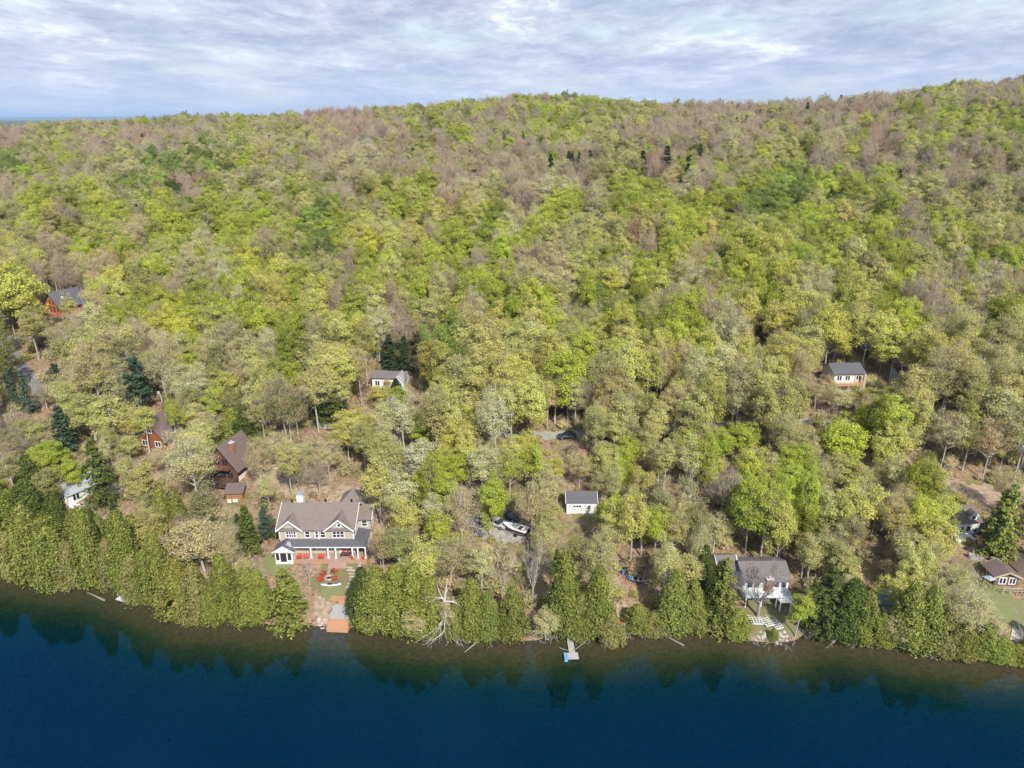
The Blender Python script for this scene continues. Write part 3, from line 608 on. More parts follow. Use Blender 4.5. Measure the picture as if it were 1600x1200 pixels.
# chalet with brick chimney
def chalet(px, py, rot, L, Wd, h, rise, wallm, roofm, name, label, over=.7):
    q = gp(px, py); o = thing(name, label, 'house', q, rad(rot))
    gable_walls(o, 0, L, -Wd / 2, Wd / 2, h, rise, wallm, 'x'); gable_roof(o, 0, L, -Wd / 2, Wd / 2, h, rise, roofm, 'x', over=over, th=.18)
    CLEAR.append((q.x + math.cos(rad(rot)) * L / 2, q.y + math.sin(rad(rot)) * L / 2, max(L, Wd) * .62)); return o, q
o, q = chalet(350, 752, 78, 8.0, 7.0, 3.6, 4.6, CHALETWOOD, BROWNROOF, 'chalet', 'dark brown chalet with steep roof and tall brick chimney'); landmark('the chimney chalet', q); protect(336, 685, 388, 788, q.y + 2)
chimney(o, 2.3, -1.6, 4.2, 8.3, .95, .95, BRICK)
MB().box(.3, 8.2, -3.58, -3.505, -2.2, 1.3).obj('basement_wall', WHITE, o); window(o, 'F', 4.5, -.6, 1.0, .9, -3.58, cols=1, t=.1)
for u, z in ((-2.4, 1.0), (-.6, .9), (1.2, 1.0), (-1.5, 4.0), (.4, 4.0)): window(o, 'L', u, z, 1.15, 1.3, 0, GLASS, DARKWOOD, t=.1)
dk = MB().box(-3.2, -.01, -3.6, 4.8, .3, .5).obj('deck', DARKWOOD, o); railing(dk, [(-.1, -3.5), (-3.1, -3.5), (-3.1, 4.7), (-.1, 4.7)], .5, DARKWOOD, rails=(.95, .72, .5, .3))
for v in (-3.3, .5, 4.5): MB().box(-3.1, -2.9, v, v + .2, -2.5, .3).obj('deck_post', DARKWOOD, o)
bal = MB().box(-1.2, -.02, -2.2, 2.2, 3.2, 3.35).obj('balcony', DARKWOOD, o); railing(bal, [(-1.15, -2.1), (-1.15, 2.1)], 3.35, LOGBROWN, rails=(.9, .6, .3))
q = gp(352, 787); q.x += .3; ws = thing('wooden_shed', 'small orange brown shed with slate roof below the chimney chalet', 'shed', q, .12); CLEAR.append((q.x + 1.5, q.y + 1.5, 3.5))
b = MB().prism([(0, -1.5), (2.8, -1.5), (2.8, 2.9), (0, 2.3)], 'x', 0, 3.3); b.obj('wall', SHEDWOOD, ws)
b = MB().add([(-.3, -.3, 2.26), (3.6, -.3, 2.26), (3.6, 3.1, 3.0), (-.3, 3.1, 3.0), (-.3, -.3, 2.4), (3.6, -.3, 2.4), (3.6, 3.1, 3.14), (-.3, 3.1, 3.14)], [(0, 3, 2, 1), (4, 5, 6, 7), (0, 1, 5, 4), (1, 2, 6, 5), (2, 3, 7, 6), (3, 0, 4, 7)]); b.obj('roof', BROWNROOF, ws)
MB().box(.25, 1.0, -.06, -.003, .2, 1.0).obj('door', WHITE, ws); MB().box(1.3, 2.3, -.06, -.003, .3, 1.0).obj('hatch', WHITE, ws)
# russet chalet behind
o, q = chalet(238, 702, 76, 8.0, 7.4, 3.1, 4.6, LOGBROWN, BROWNROOF, 'chalet', 'russet wooden chalet with steep brown roof and white windows half hidden by trees'); landmark('the russet chalet', q); protect(222, 640, 272, 703, q.y + 2)
MB().box(-.02, 8.5, -3.72, -3.702, -2.5, .1).obj('foundation', CONC, o); MB().box(-.03, -.004, -3.7, 3.7, -2.5, .15).obj('foundation', CONC, o)
for u in (-2.6, .9): window(o, 'L', u, .9, 1.4, 1.2, 0, cols=2)
for u in (1.5, 5.2): window(o, 'F', u, .7, 1.1, 1.5, -3.7, cols=1, rows=2)
window(o, 'L', -.6, 4.2, 1.2, 1.2, 0)
# white cottage among the cedars
q = gp(98, 786); wc = thing('white_cottage', 'white cottage with pale metal roof sunk among the cedars', 'house', q, rad(60)); landmark('the cedar screened cottage', q); CLEAR.append((q.x + 3, q.y + 3, 5.5)); protect(88, 746, 158, 790, q.y)
gable_walls(wc, 0, 7.5, -2.6, 2.6, 2.6, 1.7, WHITE, 'x'); gable_roof(wc, 0, 7.5, -2.6, 2.6, 2.6, 1.7, METALROOF, 'x', over=.4)
window(wc, 'L', -1.4, .8, 1.5, 1.3, 0, BLUEGLASS); window(wc, 'F', 1.0, .8, 1.3, 1.3, -2.6, BLUEGLASS); window(wc, 'F', 4.2, .8, 1.3, 1.3, -2.6, BLUEGLASS)
b = MB().box(1.5, 4.5, 2.65, 5.2, -2, 4.0); b.obj('rear_extension', WHITE, wc); MB().box(1.2, 4.8, 2.7, 5.5, 4.0, 4.2).obj('flat_roof', BLUEGLASS, wc)
dk = MB().box(-.2, 7.7, -5.2, -2.62, -.2, 0).obj('deck', OFFWHITE, wc); railing(dk, [(-.1, -5.1), (7.6, -5.1)], 0, WHITE)
# hidden white house above the road
q = gp(582, 606); wh = thing('white_house', 'low white house with grey roof behind yellow green trees above the road', 'house', (q.x, q.y, q.z), rad(-6)); landmark('the hidden white house', q); CLEAR.append((q.x + 5, q.y + 3, 6)); protect(578, 574, 640, 608, q.y)
gable_walls(wh, 0, 8.8, 0, 4.6, 3.1, .9, WHITE, 'x'); gable_roof(wh, 0, 8.8, 0, 4.6, 3.1, .9, GREYROOF, 'x')
for u in (.9, 3.2, 5.4): window(wh, 'F', u, .8, 1.1, 1.2, 0)
gable_walls(wh, 6.4, 8.8, -1.6, 2, 3.0, 1.3, WHITE, 'y', name='porch_wall'); gable_roof(wh, 6.4, 8.8, -1.6, 2, 3.0, 1.3, METALROOF, 'y', .3, name='porch_roof', trim=WHITE); window(wh, 'F', 7.1, .9, 1.0, 1.2, -1.6)
# tan house upper right
q = gp(1300, 612); th = thing('tan_house', 'two storey tan and white house with dark roof and deck half screened by trees', 'house', q, rad(4)); landmark('the tan upper house', q); CLEAR.append((q.x + 4, q.y + 3, 6.5)); protect(1295, 570, 1350, 608, q.y)
gable_walls(th, 0, 7.6, 0, 6.5, 5.0, 1.5, OFFWHITE, 'x'); gable_roof(th, 0, 7.6, 0, 6.5, 5.0, 1.5, DARKROOF, 'x')
MB().box(5.4, 7.62, -.06, -.003, -2, 4.9).obj('tan_panel', TAN, th); MB().box(7.0, 7.6, -1.6, -1.1, -2, 5.0).obj('column', TAN, th)
for u, z in ((.8, 3.1), (3.0, 3.1), (5.8, 3.2), (5.7, .9)): window(th, 'F', u, z, 1.1, 1.2, -.07 if u > 5 else 0, GLASS)
dk = MB().box(-.5, 6.9, -2.0, -.08, 2.2, 2.4).obj('deck', CEDARWOOD, th); railing(dk, [(-.4, -.1), (-.4, -1.9), (6.8, -1.9)], 2.4, TAN)
for u in (-.3, 3, 6.5): MB().box(u, u + .2, -1.9, -1.7, -2, 2.2).obj('deck_post', TAN, th)
q = gp(1400, 594); us = thing('pale_blue_shed', 'small pale blue shed among trees beyond the tan house', 'shed', q, .1); landmark('the pale blue shed', q); CLEAR.append((q.x + 1, q.y + 1, 3.5)); protect(1398, 573, 1420, 592, q.y)
PBL = mat('pale_blue_siding', (.55, .61, .66), .7, .1, 1.5); gable_walls(us, 0, 3, 0, 2.6, 2.3, .8, PBL, 'x'); gable_roof(us, 0, 3, 0, 2.6, 2.3, .8, BROWNROOF, 'x', .25)
MB().box(1.2, 1.9, -.05, -.003, .05, 1.9).obj('door', DARKWOOD, us)
# white cottage with balcony by the water
q = gp(1168, 955); ec = thing('deck_cottage', 'white cottage with grey roof, brick chimney and raised white deck by the water', 'house', (q.x, q.y + 2.8, q.z + .1), .02); landmark('the white deck cottage', (q.x + 4, q.y + 4)); CLEAR.append((q.x + 3.5, q.y + 6, 6.5)); CLEAR.append((q.x + 3, q.y - 1.5, 4)); protect(1140, 872, 1238, 955, q.y + 1); protect(1160, 955, 1225, 1003, q.y - 3)
gable_walls(ec, 0, 7.6, 0, 6.5, 4.15, 1.45, WHITE, 'x'); gable_roof(ec, 0, 7.6, 0, 6.5, 4.15, 1.45, GREYROOF, 'x', over=.45)
gable_walls(ec, -3.6, -.01, 3.0, 7.5, 4.3, 1.3, WHITE, 'x', name='side_wall'); gable_roof(ec, -3.6, -.5, 3.0, 7.5, 4.3, 1.3, GREYROOF, 'x', over=.35, name='side_roof', trim=WHITE)
chimney(ec, 4.05, -.4, -1.5, 4.6, 1.15, .75, BRICK)
for u in (.5, 1.7, 5.1, 6.3): window(ec, 'F', u, 2.65, .85, 1.1, 0, cols=1, t=.09)
for u in (.7, 2.0): window(ec, 'F', u, .4, .9, 1.2, 0, BLUEGLASS, cols=1, t=.09)
dk = MB().box(-.4, 5.2, -2.1, -.02, 2.0, 2.18).obj('deck', OFFWHITE, ec); railing(dk, [(-.3, -.1), (-.3, -2.0), (5.1, -2.0)], 2.18, WHITE)
dk2 = MB().box(5.25, 7.4, -2.9, -.02, 1.55, 1.73).obj('lower_deck', OFFWHITE, ec); railing(dk2, [(5.3, -2.8), (7.3, -2.8), (7.3, -.1)], 1.73, WHITE)
for u, v, zt in ((-.25, -2.0, 2.0), (2.4, -2.0, 2.0), (5.0, -2.0, 2.0), (5.4, -2.8, 1.55), (7.2, -2.8, 1.55)): MB().box(u - .09, u + .09, v - .09, v + .09, -1.5, zt).obj('deck_post', WHITE, ec)
MB().box(5.6, 7.2, -.07, -.003, -.2, 1.4).obj('cellar_door', BLUE, ec)
# frames of a dock pulled up on the lawn
def dock_frame(px, py, L, Wd, rz, nx, ny, label):
    q = gp(px, py); t = thing('dock_section', label, 'dock section', q + Vector((0, 0, .16)), rz, 'white dock frames on the lawn')
    b = MB(); e = .09
    b.box(-L / 2, L / 2, -Wd / 2, -Wd / 2 + e, 0, .16); b.box(-L / 2, L / 2, Wd / 2 - e, Wd / 2, 0, .16); b.box(-L / 2, -L / 2 + e, -Wd / 2 + e, Wd / 2 - e, 0, .16); b.box(L / 2 - e, L / 2, -Wd / 2 + e, Wd / 2 - e, 0, .16); b.obj('frame', WHITE, t)
    for i in range(1, nx): c = -L / 2 + L * i / nx; MB().box(c - .045, c + .045, -Wd / 2 + e, Wd / 2 - e, .02, .14).obj('crossbar', WHITE, t)
    for i in range(1, ny): c = -Wd / 2 + Wd * i / ny; MB().box(-L / 2 + e, L / 2 - e, c - .03, c + .03, .03, .12).obj('crossbar', OFFWHITE, t)
dock_frame(1176, 970, 2.9, 2.2, -.06, 6, 4, 'widest white dock frame lying on the worn lawn below the cottage deck')
dock_frame(1196, 971, 1.6, 2.8, .30, 2, 6, 'middle white dock frame on the lawn, overlapping the widest one')
dock_frame(1211, 976, 1.45, 2.6, .30, 3, 5, 'white dock frame with empty grass showing through, closest to the lime birch')
# house with dormer, vehicles, stair, wall and cabin at the right edge
q = gp(1492, 837); dh = thing('dormer_house', 'white house with brown roof and small white gable dormer', 'house', q, rad(6)); landmark('the white dormer house', q); CLEAR.append((q.x + 2, q.y + 3, 5)); protect(1488, 792, 1530, 836, q.y)
gable_walls(dh, 0, 4.6, 0, 5.6, 2.9, 1.9, WHITE, 'x'); gable_roof(dh, 0, 4.6, 0, 5.6, 2.9, 1.9, BROWNROOF, 'x', over=.35)
d = gable_walls(dh, 2.5, 3.8, .15, 1.5, 4.1, .65, WHITE, 'y', below=-2.9, name='dormer'); gable_roof(dh, 2.5, 3.8, .15, 1.7, 4.1, .65, BROWNROOF, 'y', over=.16, name='dormer_roof', trim=WHITE)
MB().box(2.8, 3.5, .11, .147, 3.3, 4.05).obj('dormer_window', GLASS, dh)
for u in (.6, 2.0): window(dh, 'F', u, .8, .8, 1.1, 0, cols=1)
MB().box(-.9, 2.8, -2.0, -.02, -1.8, .3).obj('lower_wall', WHITE, dh)
bw = thing('boardwalk_stair', 'tan plank stairway running downhill from the dormer house to the cabin', 'stair', gp(1536, 855))
A, B = gp(1529, 838), gp(1548, 886); n = 16
for i in range(n):
    t = (i + .5) / n; c = A.lerp(B, t); c.z = gz(c.x, c.y) + .25; M = Matrix.Translation(c - bw.location) @ Matrix.Rotation(math.atan2(B.y - A.y, B.x - A.x) + math.pi / 2, 4, 'Z'); MB().box(-.75, .75, -.33, .33, 0, .08, M).obj('plank', CEDARWOOD, bw); CLEAR.append((c.x, c.y, 1.6))
    
for s in (-1, 1):
    b = MB(); dd = (B - A).normalized(); qn = Vector((-dd.y, dd.x, 0)).normalized() * .82 * s
    b.tube([Vector((c.x, c.y, gz(c.x, c.y) + .2)) + qn - bw.location for c in [A.lerp(B, k / 6) for k in range(7)]], [.1] * 7, 4); b.obj('stringer', DARKWOOD, bw)
protect(1524, 830, 1550, 886, A.y - 6)
def stone_wall(p0, p1, h, label):
    t = thing('stone_wall', label, 'wall', gp(*p0)); a, c = gp(*p0), gp(*p1); L = (c - a).length; ang = math.atan2(c.y - a.y, c.x - a.x)
    for r in range(3):
        u = -.2 * r
        while u < L:
            wd = random.uniform(.55, 1.05); x = a.x + math.cos(ang) * u; y = a.y + math.sin(ang) * u
            M = Matrix.Translation(Vector((x, y, gz(x, y) - .1 + r * h / 3)) - t.location) @ Matrix.Rotation(ang + random.uniform(-.05, .05), 4, 'Z')
            MB().box(0, wd - .05, -.3 + random.uniform(-.06, .06), .3, 0, h / 3 - .03, M).obj('stone', ROCK, t); u += wd
stone_wall((1550, 880), (1606, 884), 1.3, 'grey dry stone retaining wall behind the brown cabin'); stone_wall((1516, 872), (1534, 876), 1.1, 'short grey stone wall beside the plank stairway')
q = gp(1549, 926); bc = thing('brown_cabin', 'low brown cabin with brown roof and pale railed deck at the edge of the lawn', 'house', (q.x + 1.2, q.y + 1.6, q.z), rad(-3)); landmark('the brown cabin', q); CLEAR.append((q.x + 4, q.y + 4, 6)); CLEAR.append((q.x + 3, q.y - 3, 4)); protect(1540, 876, 1600, 930, q.y + 1)
gable_walls(bc, 0, 4.0, 0, 3.4, 2.3, .9, BROWNWALL, 'y'); gable_roof(bc, 0, 4.0, 0, 3.4, 2.3, .9, BROWNROOF, 'y', .45, trim=TAN)
gable_walls(bc, 4.3, 9.0, 1.5, 5.5, 2.6, 1.1, BROWNWALL, 'y', name='rear_wall'); gable_roof(bc, 4.8, 9.0, 1.5, 5.5, 2.6, 1.1, BROWNROOF, 'y', .4, name='rear_roof')
window(bc, 'F', .9, .8, 1.0, 1.1, 0); window(bc, 'F', 2.6, .8, .9, 1.1, 0); window(bc, 'L', 1.0, .8, 1.2, 1.1, 0)
dk = MB().box(.3, 8.0, -2.2, -.02, -.4, -.2).obj('deck', TAN, bc); railing(dk, [(.4, -2.1), (7.9, -2.1)], -.2, STONE, rails=(1.5, 1.0, .1), h=1.5)
q = gp(1548, 917); cp = thing('small_canopy', 'small pale grey square canopy in front of the brown cabin', 'canopy', (q.x - .8, q.y - .2, q.z), .35)
b = MB().add([(-.75, -.75, 2.0), (.75, -.75, 2.0), (.75, .75, 2.0), (-.75, .75, 2.0), (0, 0, 2.4)], [(0, 3, 2, 1), (0, 1, 4), (1, 2, 4), (2, 3, 4), (3, 0, 4)]); b.obj('roof', METALROOF, cp)
for sx in (-1, 1):
    for sy in (-1, 1): MB().box(sx * .6 - .04, sx * .6 + .04, sy * .6 - .04, sy * .6 + .04, 0, 2.0).obj('post', DARKWOOD, cp)
q = gp(1373, 958); hc = thing('lakeside_hut', 'pale hut with blue grey roof almost hidden by the big cedars', 'shed', q, -.1); landmark('the hidden hut', q); CLEAR.append((q.x + 1.5, q.y + 2, 3)); 
SLATE = mat('blue_slate', (.22, .28, .32), .7, .2, 2.0); gable_walls(hc, 0, 3.6, 0, 3.2, 2.2, 1.2, OFFWHITE, 'x'); gable_roof(hc, 0, 3.6, 0, 3.2, 2.2, 1.2, SLATE, 'x'); window(hc, 'F', 1.2, .7, 1.0, 1.0, 0)

for bx in ((840, 678, 905, 690), (1135, 658, 1190, 666), (1262, 658, 1310, 666), (482, 661, 515, 668)): protect(*bx, gp((bx[0] + bx[2]) / 2, bx[3]).y - 2)
protect(0, 530, 60, 605, gp(30, 600).y - 3)
# ------------------------------------------------------------------ vehicles, boats, docks, poles
def car(p, rz, paint, label, name='parked_car', group=None, suv=False, z=.1):
    t = thing(name, label, 'car', p + Vector((0, 0, z)), rz, group); h = .12 if suv else 0
    prof = [(-2.2, .35, .5), (-2.15, .62, .82 + h), (-1.1, .85, .92 + h), (.9, .85, .95 + h), (1.9, .85, .97 + h), (2.15, .6, .75), (2.2, .35, .5)]
    R = [[Vector((x, y * wv, zz)) for y, zz in ((-1, .32), (-1, zt * .8), (-.88, zt), (.88, zt), (1, zt * .8), (1, .32))] for x, wv, zt in prof]
    MB().loft(R).obj('body', paint, t, False)
    x0, x1 = (-1.1, 2.0) if suv else (-1.0, 1.75); zt, zb = 1.48 + h * 1.3, .93 + h
    cab = MB().loft([[Vector((x, -yy, zb)) if k == 0 else Vector((x, yy, zb)) if k == 1 else Vector((xt, yt, zt)) if k == 2 else Vector((xt, -yt, zt)) for k in range(4)] for x, xt, yy, yt in ((x0, x0 + .75, .82, .66), (x1, x1 - (.25 if suv else .6), .82, .66))])
    cab.obj('glass', GLASS, t); MB().box(x0 + .72, x1 - .35, -.67, .67, zt - .02, zt + .05).obj('car_roof', paint, t)
    for sx in (-1.35, 1.35):
        for sy in (-1, 1):
            wh = MB().tube([(sx, sy * .66, .33), (sx, sy * .88, .33)], [.33, .33], 12).obj('wheel', BLACK, t); MB().tube([(sx, sy * .88, .33), (sx, sy * .9, .33)], [.18, .18], 8).obj('rim', GREYMETAL, wh)
    for sy in (-1, 1): MB().box(-2.22, -2.12, sy * .45 - .15, sy * .45 + .15, .55, .7).obj('headlight', WHITE, t); MB().box(2.1, 2.2, sy * .5 - .1, sy * .5 + .1, .55, .75).obj('tail_light', RED, t)
    return t
WHITEPAINT = mat('white_car_paint', (.72, .73, .74), .25, .04, 1, spec=.5); DARKPAINT = mat('dark_car_paint', (.035, .04, .05), .25, .1, 1, spec=.5); BLUEPAINT = mat('blue_car_paint', (.05, .08, .22), .25, .1, 1, spec=.5); SILVER = mat('silver_car_paint', (.45, .47, .48), .3, .05, 1, spec=.5)
car(gp(761, 818), 2.7, WHITEPAINT, 'white car partly under the lime tree on the gravel patch'); car(gp(777, 822), 2.5, SILVER, 'pale silver car half covered by lime leaves next to the boat')
car(gp(795, 811), 2.6, DARKPAINT, 'dark car behind the purple boat on the gravel patch'); car(gp(886, 685), .05, DARKPAINT, 'dark car on the gravel road across the slope')
car(gp(1538, 832), .2, DARKPAINT, 'dark utility vehicle next to the white dormer house', 'parked_suv', suv=True); car(gp(1581, 681), .6, BLUEPAINT, 'blue car glimpsed on the road at the forest edge', z=.15)
car(gp(6, 501), .3, WHITEPAINT, 'white car at the top of the asphalt driveway'); car(gp(206, 576), 1.2, WHITEPAINT, 'white car among trees near the leaning white pole'); 
for bx in ((740, 800, 825, 832, 150), (1528, 815, 1546, 826, 128), (868, 676, 900, 688, 158), (0, 495, 14, 504, 200)): protect(*bx[:4], bx[4] - 12 if bx[0] == 740 else bx[4] - 6)
q = gp(805, 834); q.z += .1
tr = thing('boat_trailer', 'dark boat trailer with tongue up under the purple boat', 'trailer', q, rad(152)); b = MB()
for s in (-1, 1): b.beam((-2.3, s * .6, .5), (1.6, s * .75, .5), .06); b.beam((1.6, s * .75, .5), (3.4, 0, .5), .06)
b.obj('frame', GREYMETAL, tr)
for s in (-1, 1): MB().tube([(-.6, s * .95, .32), (-.6, s * 1.15, .32)], [.32, .32], 12).obj('wheel', BLACK, tr)
PURPLE = mat('purple_gelcoat', (.09, .02, .06), .25, .15, 1, spec=.5)
bt = thing('motor_boat', 'purple and white motor boat with black cockpit on a trailer', 'boat', q + Vector((0, 0, .58)), rad(152)); R1, R2 = [], []
for i in range(9):
    s = i / 8; x = -2.7 + 5.4 * s; hw = 1.08 * (1 - max(0, s - .45) ** 2.0 * 3.0); hw = max(hw, .06); R1.append([Vector((x, y * hw, zz + .25 * s * s)) for y, zz in ((-1, .8), (-.8, .25), (0, 0 + .3 * max(0, s - .6)), (.8, .25), (1, .8))])
MB().loft(R1).obj('hull', PURPLE, bt, True)
b = MB(); dk = []
for i in range(9):
    r = R1[i]; dk.append([r[0] + Vector((0, 0, .01)), Vector((r[0].x, r[0].y * .98, r[0].z + .14)), Vector((r[4].x, r[4].y * .98, r[4].z + .14)), r[4] + Vector((0, 0, .01))])
b.loft(dk); b.obj('deck', WHITE, bt)
MB().box(-2.2, .55, -.72, .72, .90, 1.0).obj('cockpit', BLACK, bt)
for x in (-1.9, -.6): 
    for s in (-.38, .38): sb = MB().box(x - .25, x + .25, s - .26, s + .26, 1.0, 1.16); sb.box(x - .3, x - .2, s - .26, s + .26, 1.16, 1.5); sb.obj('seat', WHITE, bt)
b = MB().add([(.75, -.75, 1.0), (.75, .75, 1.0), (.35, .62, 1.5), (.35, -.62, 1.5), (.8, -.75, 1.0), (.8, .75, 1.0), (.4, .62, 1.5), (.4, -.62, 1.5)], [(0, 1, 2, 3), (7, 6, 5, 4), (0, 4, 5, 1), (1, 5, 6, 2), (2, 6, 7, 3), (3, 7, 4, 0)]); b.obj('windshield', GLASS, bt)
MB().box(-3.15, -2.71, -.22, .22, .35, 1.25).obj('outboard', BLACK, bt)
MB().tube([(-1.0, -.98, .9), (-1.1, -.9, 2.1), (-1.1, .9, 2.1), (-1.0, .98, .9)], [.05] * 4, 6).obj('tow_arch', GREYMETAL, bt)
# barrels and covered rowboat
for (px, py, lb) in ((973, 898, 'blue barrel standing alone beside the dirt track'), (984, 907, 'blue barrel at the bow of the beached rowboat')):
    q = gp(px, py); t = thing('barrel', lb, 'barrel', q + Vector((0, 0, .05)), 0, 'blue barrels'); MB().tube([(0, 0, 0), (0, 0, .3), (0, 0, .6), (0, 0, .9)], [.29, .33, .33, .29], 12).obj('drum', BLUE, t); MB().tube([(0, 0, .9), (0, 0, .93)], [.27, .27], 12).obj('lid', BLUE, t)
    MB().box(-.75, -.45, -.3, .1, 0, .25).obj('base_block', ORANGE, t)
q = gp(996, 909); rb = thing('rowboat', 'dark rowboat with grey gunwales beached on leaves beside the barrels', 'boat', q + Vector((0, 0, .1)), -.22); R = []; RI = []
for i in range(9):
    s = i / 4 - 1; hw = .62 * (1 - abs(s) ** 2.4 * .93); R.append([Vector((s * 1.9, y * hw, zz + .12 * s * s)) for y, zz in ((-1, .45), (-.75, .08), (.75, .08), (1, .45))])
MB().loft(R).obj('hull', BLACK, rb, True)
for sd_ in (0, 3): MB().tube([r[sd_] for r in R], [.05] * 9, 5).obj('gunwale', GREYMETAL, rb)
for x in (-.9, .1, 1.0): MB().box(x - .12, x + .12, -.5, .5, .452, .49).obj('thwart', GREYWOOD, rb)
protect(968, 890, 1008, 912, q.y - 1)
q = gp(971, 975); q.z = max(q.z, .05) + .15; kr = kayak(q, rad(110), WHITE, WHITE, 'white and red pedal boat pulled up on the shore', 2.6, 'pedal_boat', .7); MB().box(-.9, -.2, -.45, .45, .38, .6).obj('seat', RED, kr); MB().box(.3, 1.0, -.3, .3, .34, .5).obj('bow_cover', RED, kr); MB().box(-1.1, -.91, -.45, .45, .38, .8).obj('backrest', GREYMETAL, kr); protect(962, 962, 982, 985, q.y - 1)
# dock in the water
PALEBLUE = mat('faded_blue_plastic', (.16, .36, .52), .5, .15, 2.0)
D0, D1 = at_level(889, 992, .35), at_level(896, 1031, .35); a, c = Vector((*D0, 0)), Vector((*D1, 0)); L = (c - a).length; ang = math.atan2(c.y - a.y, c.x - a.x)
dk = thing('dock', 'narrow grey plank dock reaching into the lake from the cedars', 'dock', (a.x, a.y, .35), ang); landmark('the narrow dock', a); n = int(L / .42)
for i in range(n): MB().box(i * .42, i * .42 + .39, -.5, .5, .0, .07 + .01 * (i % 2)).obj('plank', GREYWOOD, dk)
for s in (-.48, .42): MB().box(0, L, s, s + .07, -.25, -.004).obj('beam', DARKWOOD, dk)
MB().box(L - 1.3, L, -.85, .85, .09, .3).obj('end_box', GREYWOOD, dk); MB().box(L - 1.35, L + .05, -1.4, -.87, -.3, .28).obj('float', PALEBLUE, dk)
for i in (.3, .65): MB().tube([(L * i, .5, -1.8), (L * i, .5, .5)], [.05, .05], 6).obj('pile', DARKWOOD, dk)
ROPE = mat('rope', (.40, .36, .28), .9, .2, 3)
for (px, py, lb) in ((920, 998, 'mooring rope from the dock end to the cedars on the track side'), (874, 1012, 'short mooring rope from the dock end toward the dead tree')):
    e = Vector((*at_level(px, py, .5), .5)); s_ = Vector((c.x, c.y + 1.8, .5)); mid = (s_ + e) / 2 - Vector((0, 0, .12)); b = MB().tube([s_, mid, e], [.04] * 3, 5); o = b.obj('mooring_rope', ROPE); tag(o, lb, 'rope')
protect(880, 992, 905, 1036, c.y); protect(905, 992, 925, 1010, c.y + 3)
q = Vector((*at_level(194, 936, .1), .1)); pf = thing('swim_float', 'pale swim float with small ladder moored under the cedars', 'float', q, -.3)
for i in range(4): MB().box(-1.2 + i * .6, -.63 + i * .6, -.7, .7, .1, .2).obj('plank', WHITE, pf)
for s in (-.6, .25): MB().box(-1.15, 1.15, s, s + .35, -.25, .095).obj('pontoon', BLUE, pf)
b = MB()
for s in (-.2, .2): b.beam((-1.2, s, -.4), (-1.2, s, 1.0), .03)
b.beam((-1.2, -.2, .95), (-1.2, .2, .95), .03); b.obj('ladder', GREYMETAL, pf); protect(183, 925, 207, 945, q.y)
def pole(px, py, ytop, lean, label, m=BIRCH):
    q = gp(px, py); h = z_at(q, ytop); t = thing('utility_pole', label, 'pole', q, 0, 'poles on the slope'); MB().tube([(0, 0, -.5), (lean * .5, 0, h * .5), (lean, 0, h)], [.16, .14, .11], 7).obj('shaft', m, t); MB().box(lean - .9, lean + .9, -.06, .06, h - .9, h - .75).obj('crossarm', DARKWOOD, t)
    MB().tube([(lean * .85 - .3, 0, h * .82), (lean * .85 - .3, 0, h * .82 + .7)], [.2, .2], 8).obj('transformer', OFFWHITE, t)
pole(182, 597, 558, -1.6, 'leaning whitish utility pole above the pine'); pole(256, 636, 611, -.5, 'short pale utility pole behind the russet chalet'); pole(887, 600, 545, .3, 'tall thin pole among trees above the road', GREYWOOD)
for i, (px, py, rz, L, lb) in enumerate(((172, 541, .5, 6, 'pale fallen trunk in the brush below the log house'), (447, 731, .35, 5, 'pale fallen trunk on the slope behind the big house'), (951, 960, -.35, 5, 'fallen grey trunk beside the pedal boat'))):
    q = gp(px, py); b = MB(); b.tube([Vector((math.cos(rz) * t, math.sin(rz) * t, gz(q.x + math.cos(rz) * t, q.y + math.sin(rz) * t) - q.z + .25 + .3 * abs(t) / L)) for t in (-L / 2, 0, L / 2)], [.2, .15, .07], 6); o = b.obj('fallen_trunk', DEADW); o.location = q; tag(o, lb, 'log')
# ------------------------------------------------------------------ trees: kinds
def rnd(*s): return RNG.random(s)
def unit(v): return v / np.maximum(np.linalg.norm(v, axis=-1, keepdims=True), 1e-6)
def quads(C, Nn, size, asp=.75):
    n = len(C); t = unit(np.cross(Nn, RNG.normal(size=(n, 3)))); b = np.cross(Nn, t)
    s = (size * (.5 + 1.15 * rnd(n) ** 1.3))[:, None]; t = t * s; b = b * s * asp
    V = np.stack([C - t * .5, C + b * .5, C + t * .5, C - b * .5], 1).reshape(-1, 3)
    return V, np.arange(n * 4).reshape(n, 4)
def twig_quads(A, D, L, wd):
    """thin slivers from A along D"""
    n = len(A); side = unit(np.cross(D, RNG.normal(size=(n, 3)))) * (wd if np.ndim(wd) == 0 else wd[:, None])
    E = A + D * L[:, None]
    V = np.stack([A - side, A + side, E + side * .35, E - side * .35], 1).reshape(-1, 3)
    return V, np.arange(n * 4).reshape(n, 4)
def join_mesh(name, parts, mats, midx):
    V, F, I, o = [], [], [], 0
    for (v, f), k in zip(parts, midx):
        V.append(v); F.append(f + o); I.append(np.full(len(f), k)); o += len(v)
    return raw_mesh(name, np.concatenate(V), np.concatenate(F), mats, np.concatenate(I))
def mb_quads(b):
    F = [f for f in b.f if len(f) == 4]; return np.array([tuple(p) for p in b.v]), np.array(F)
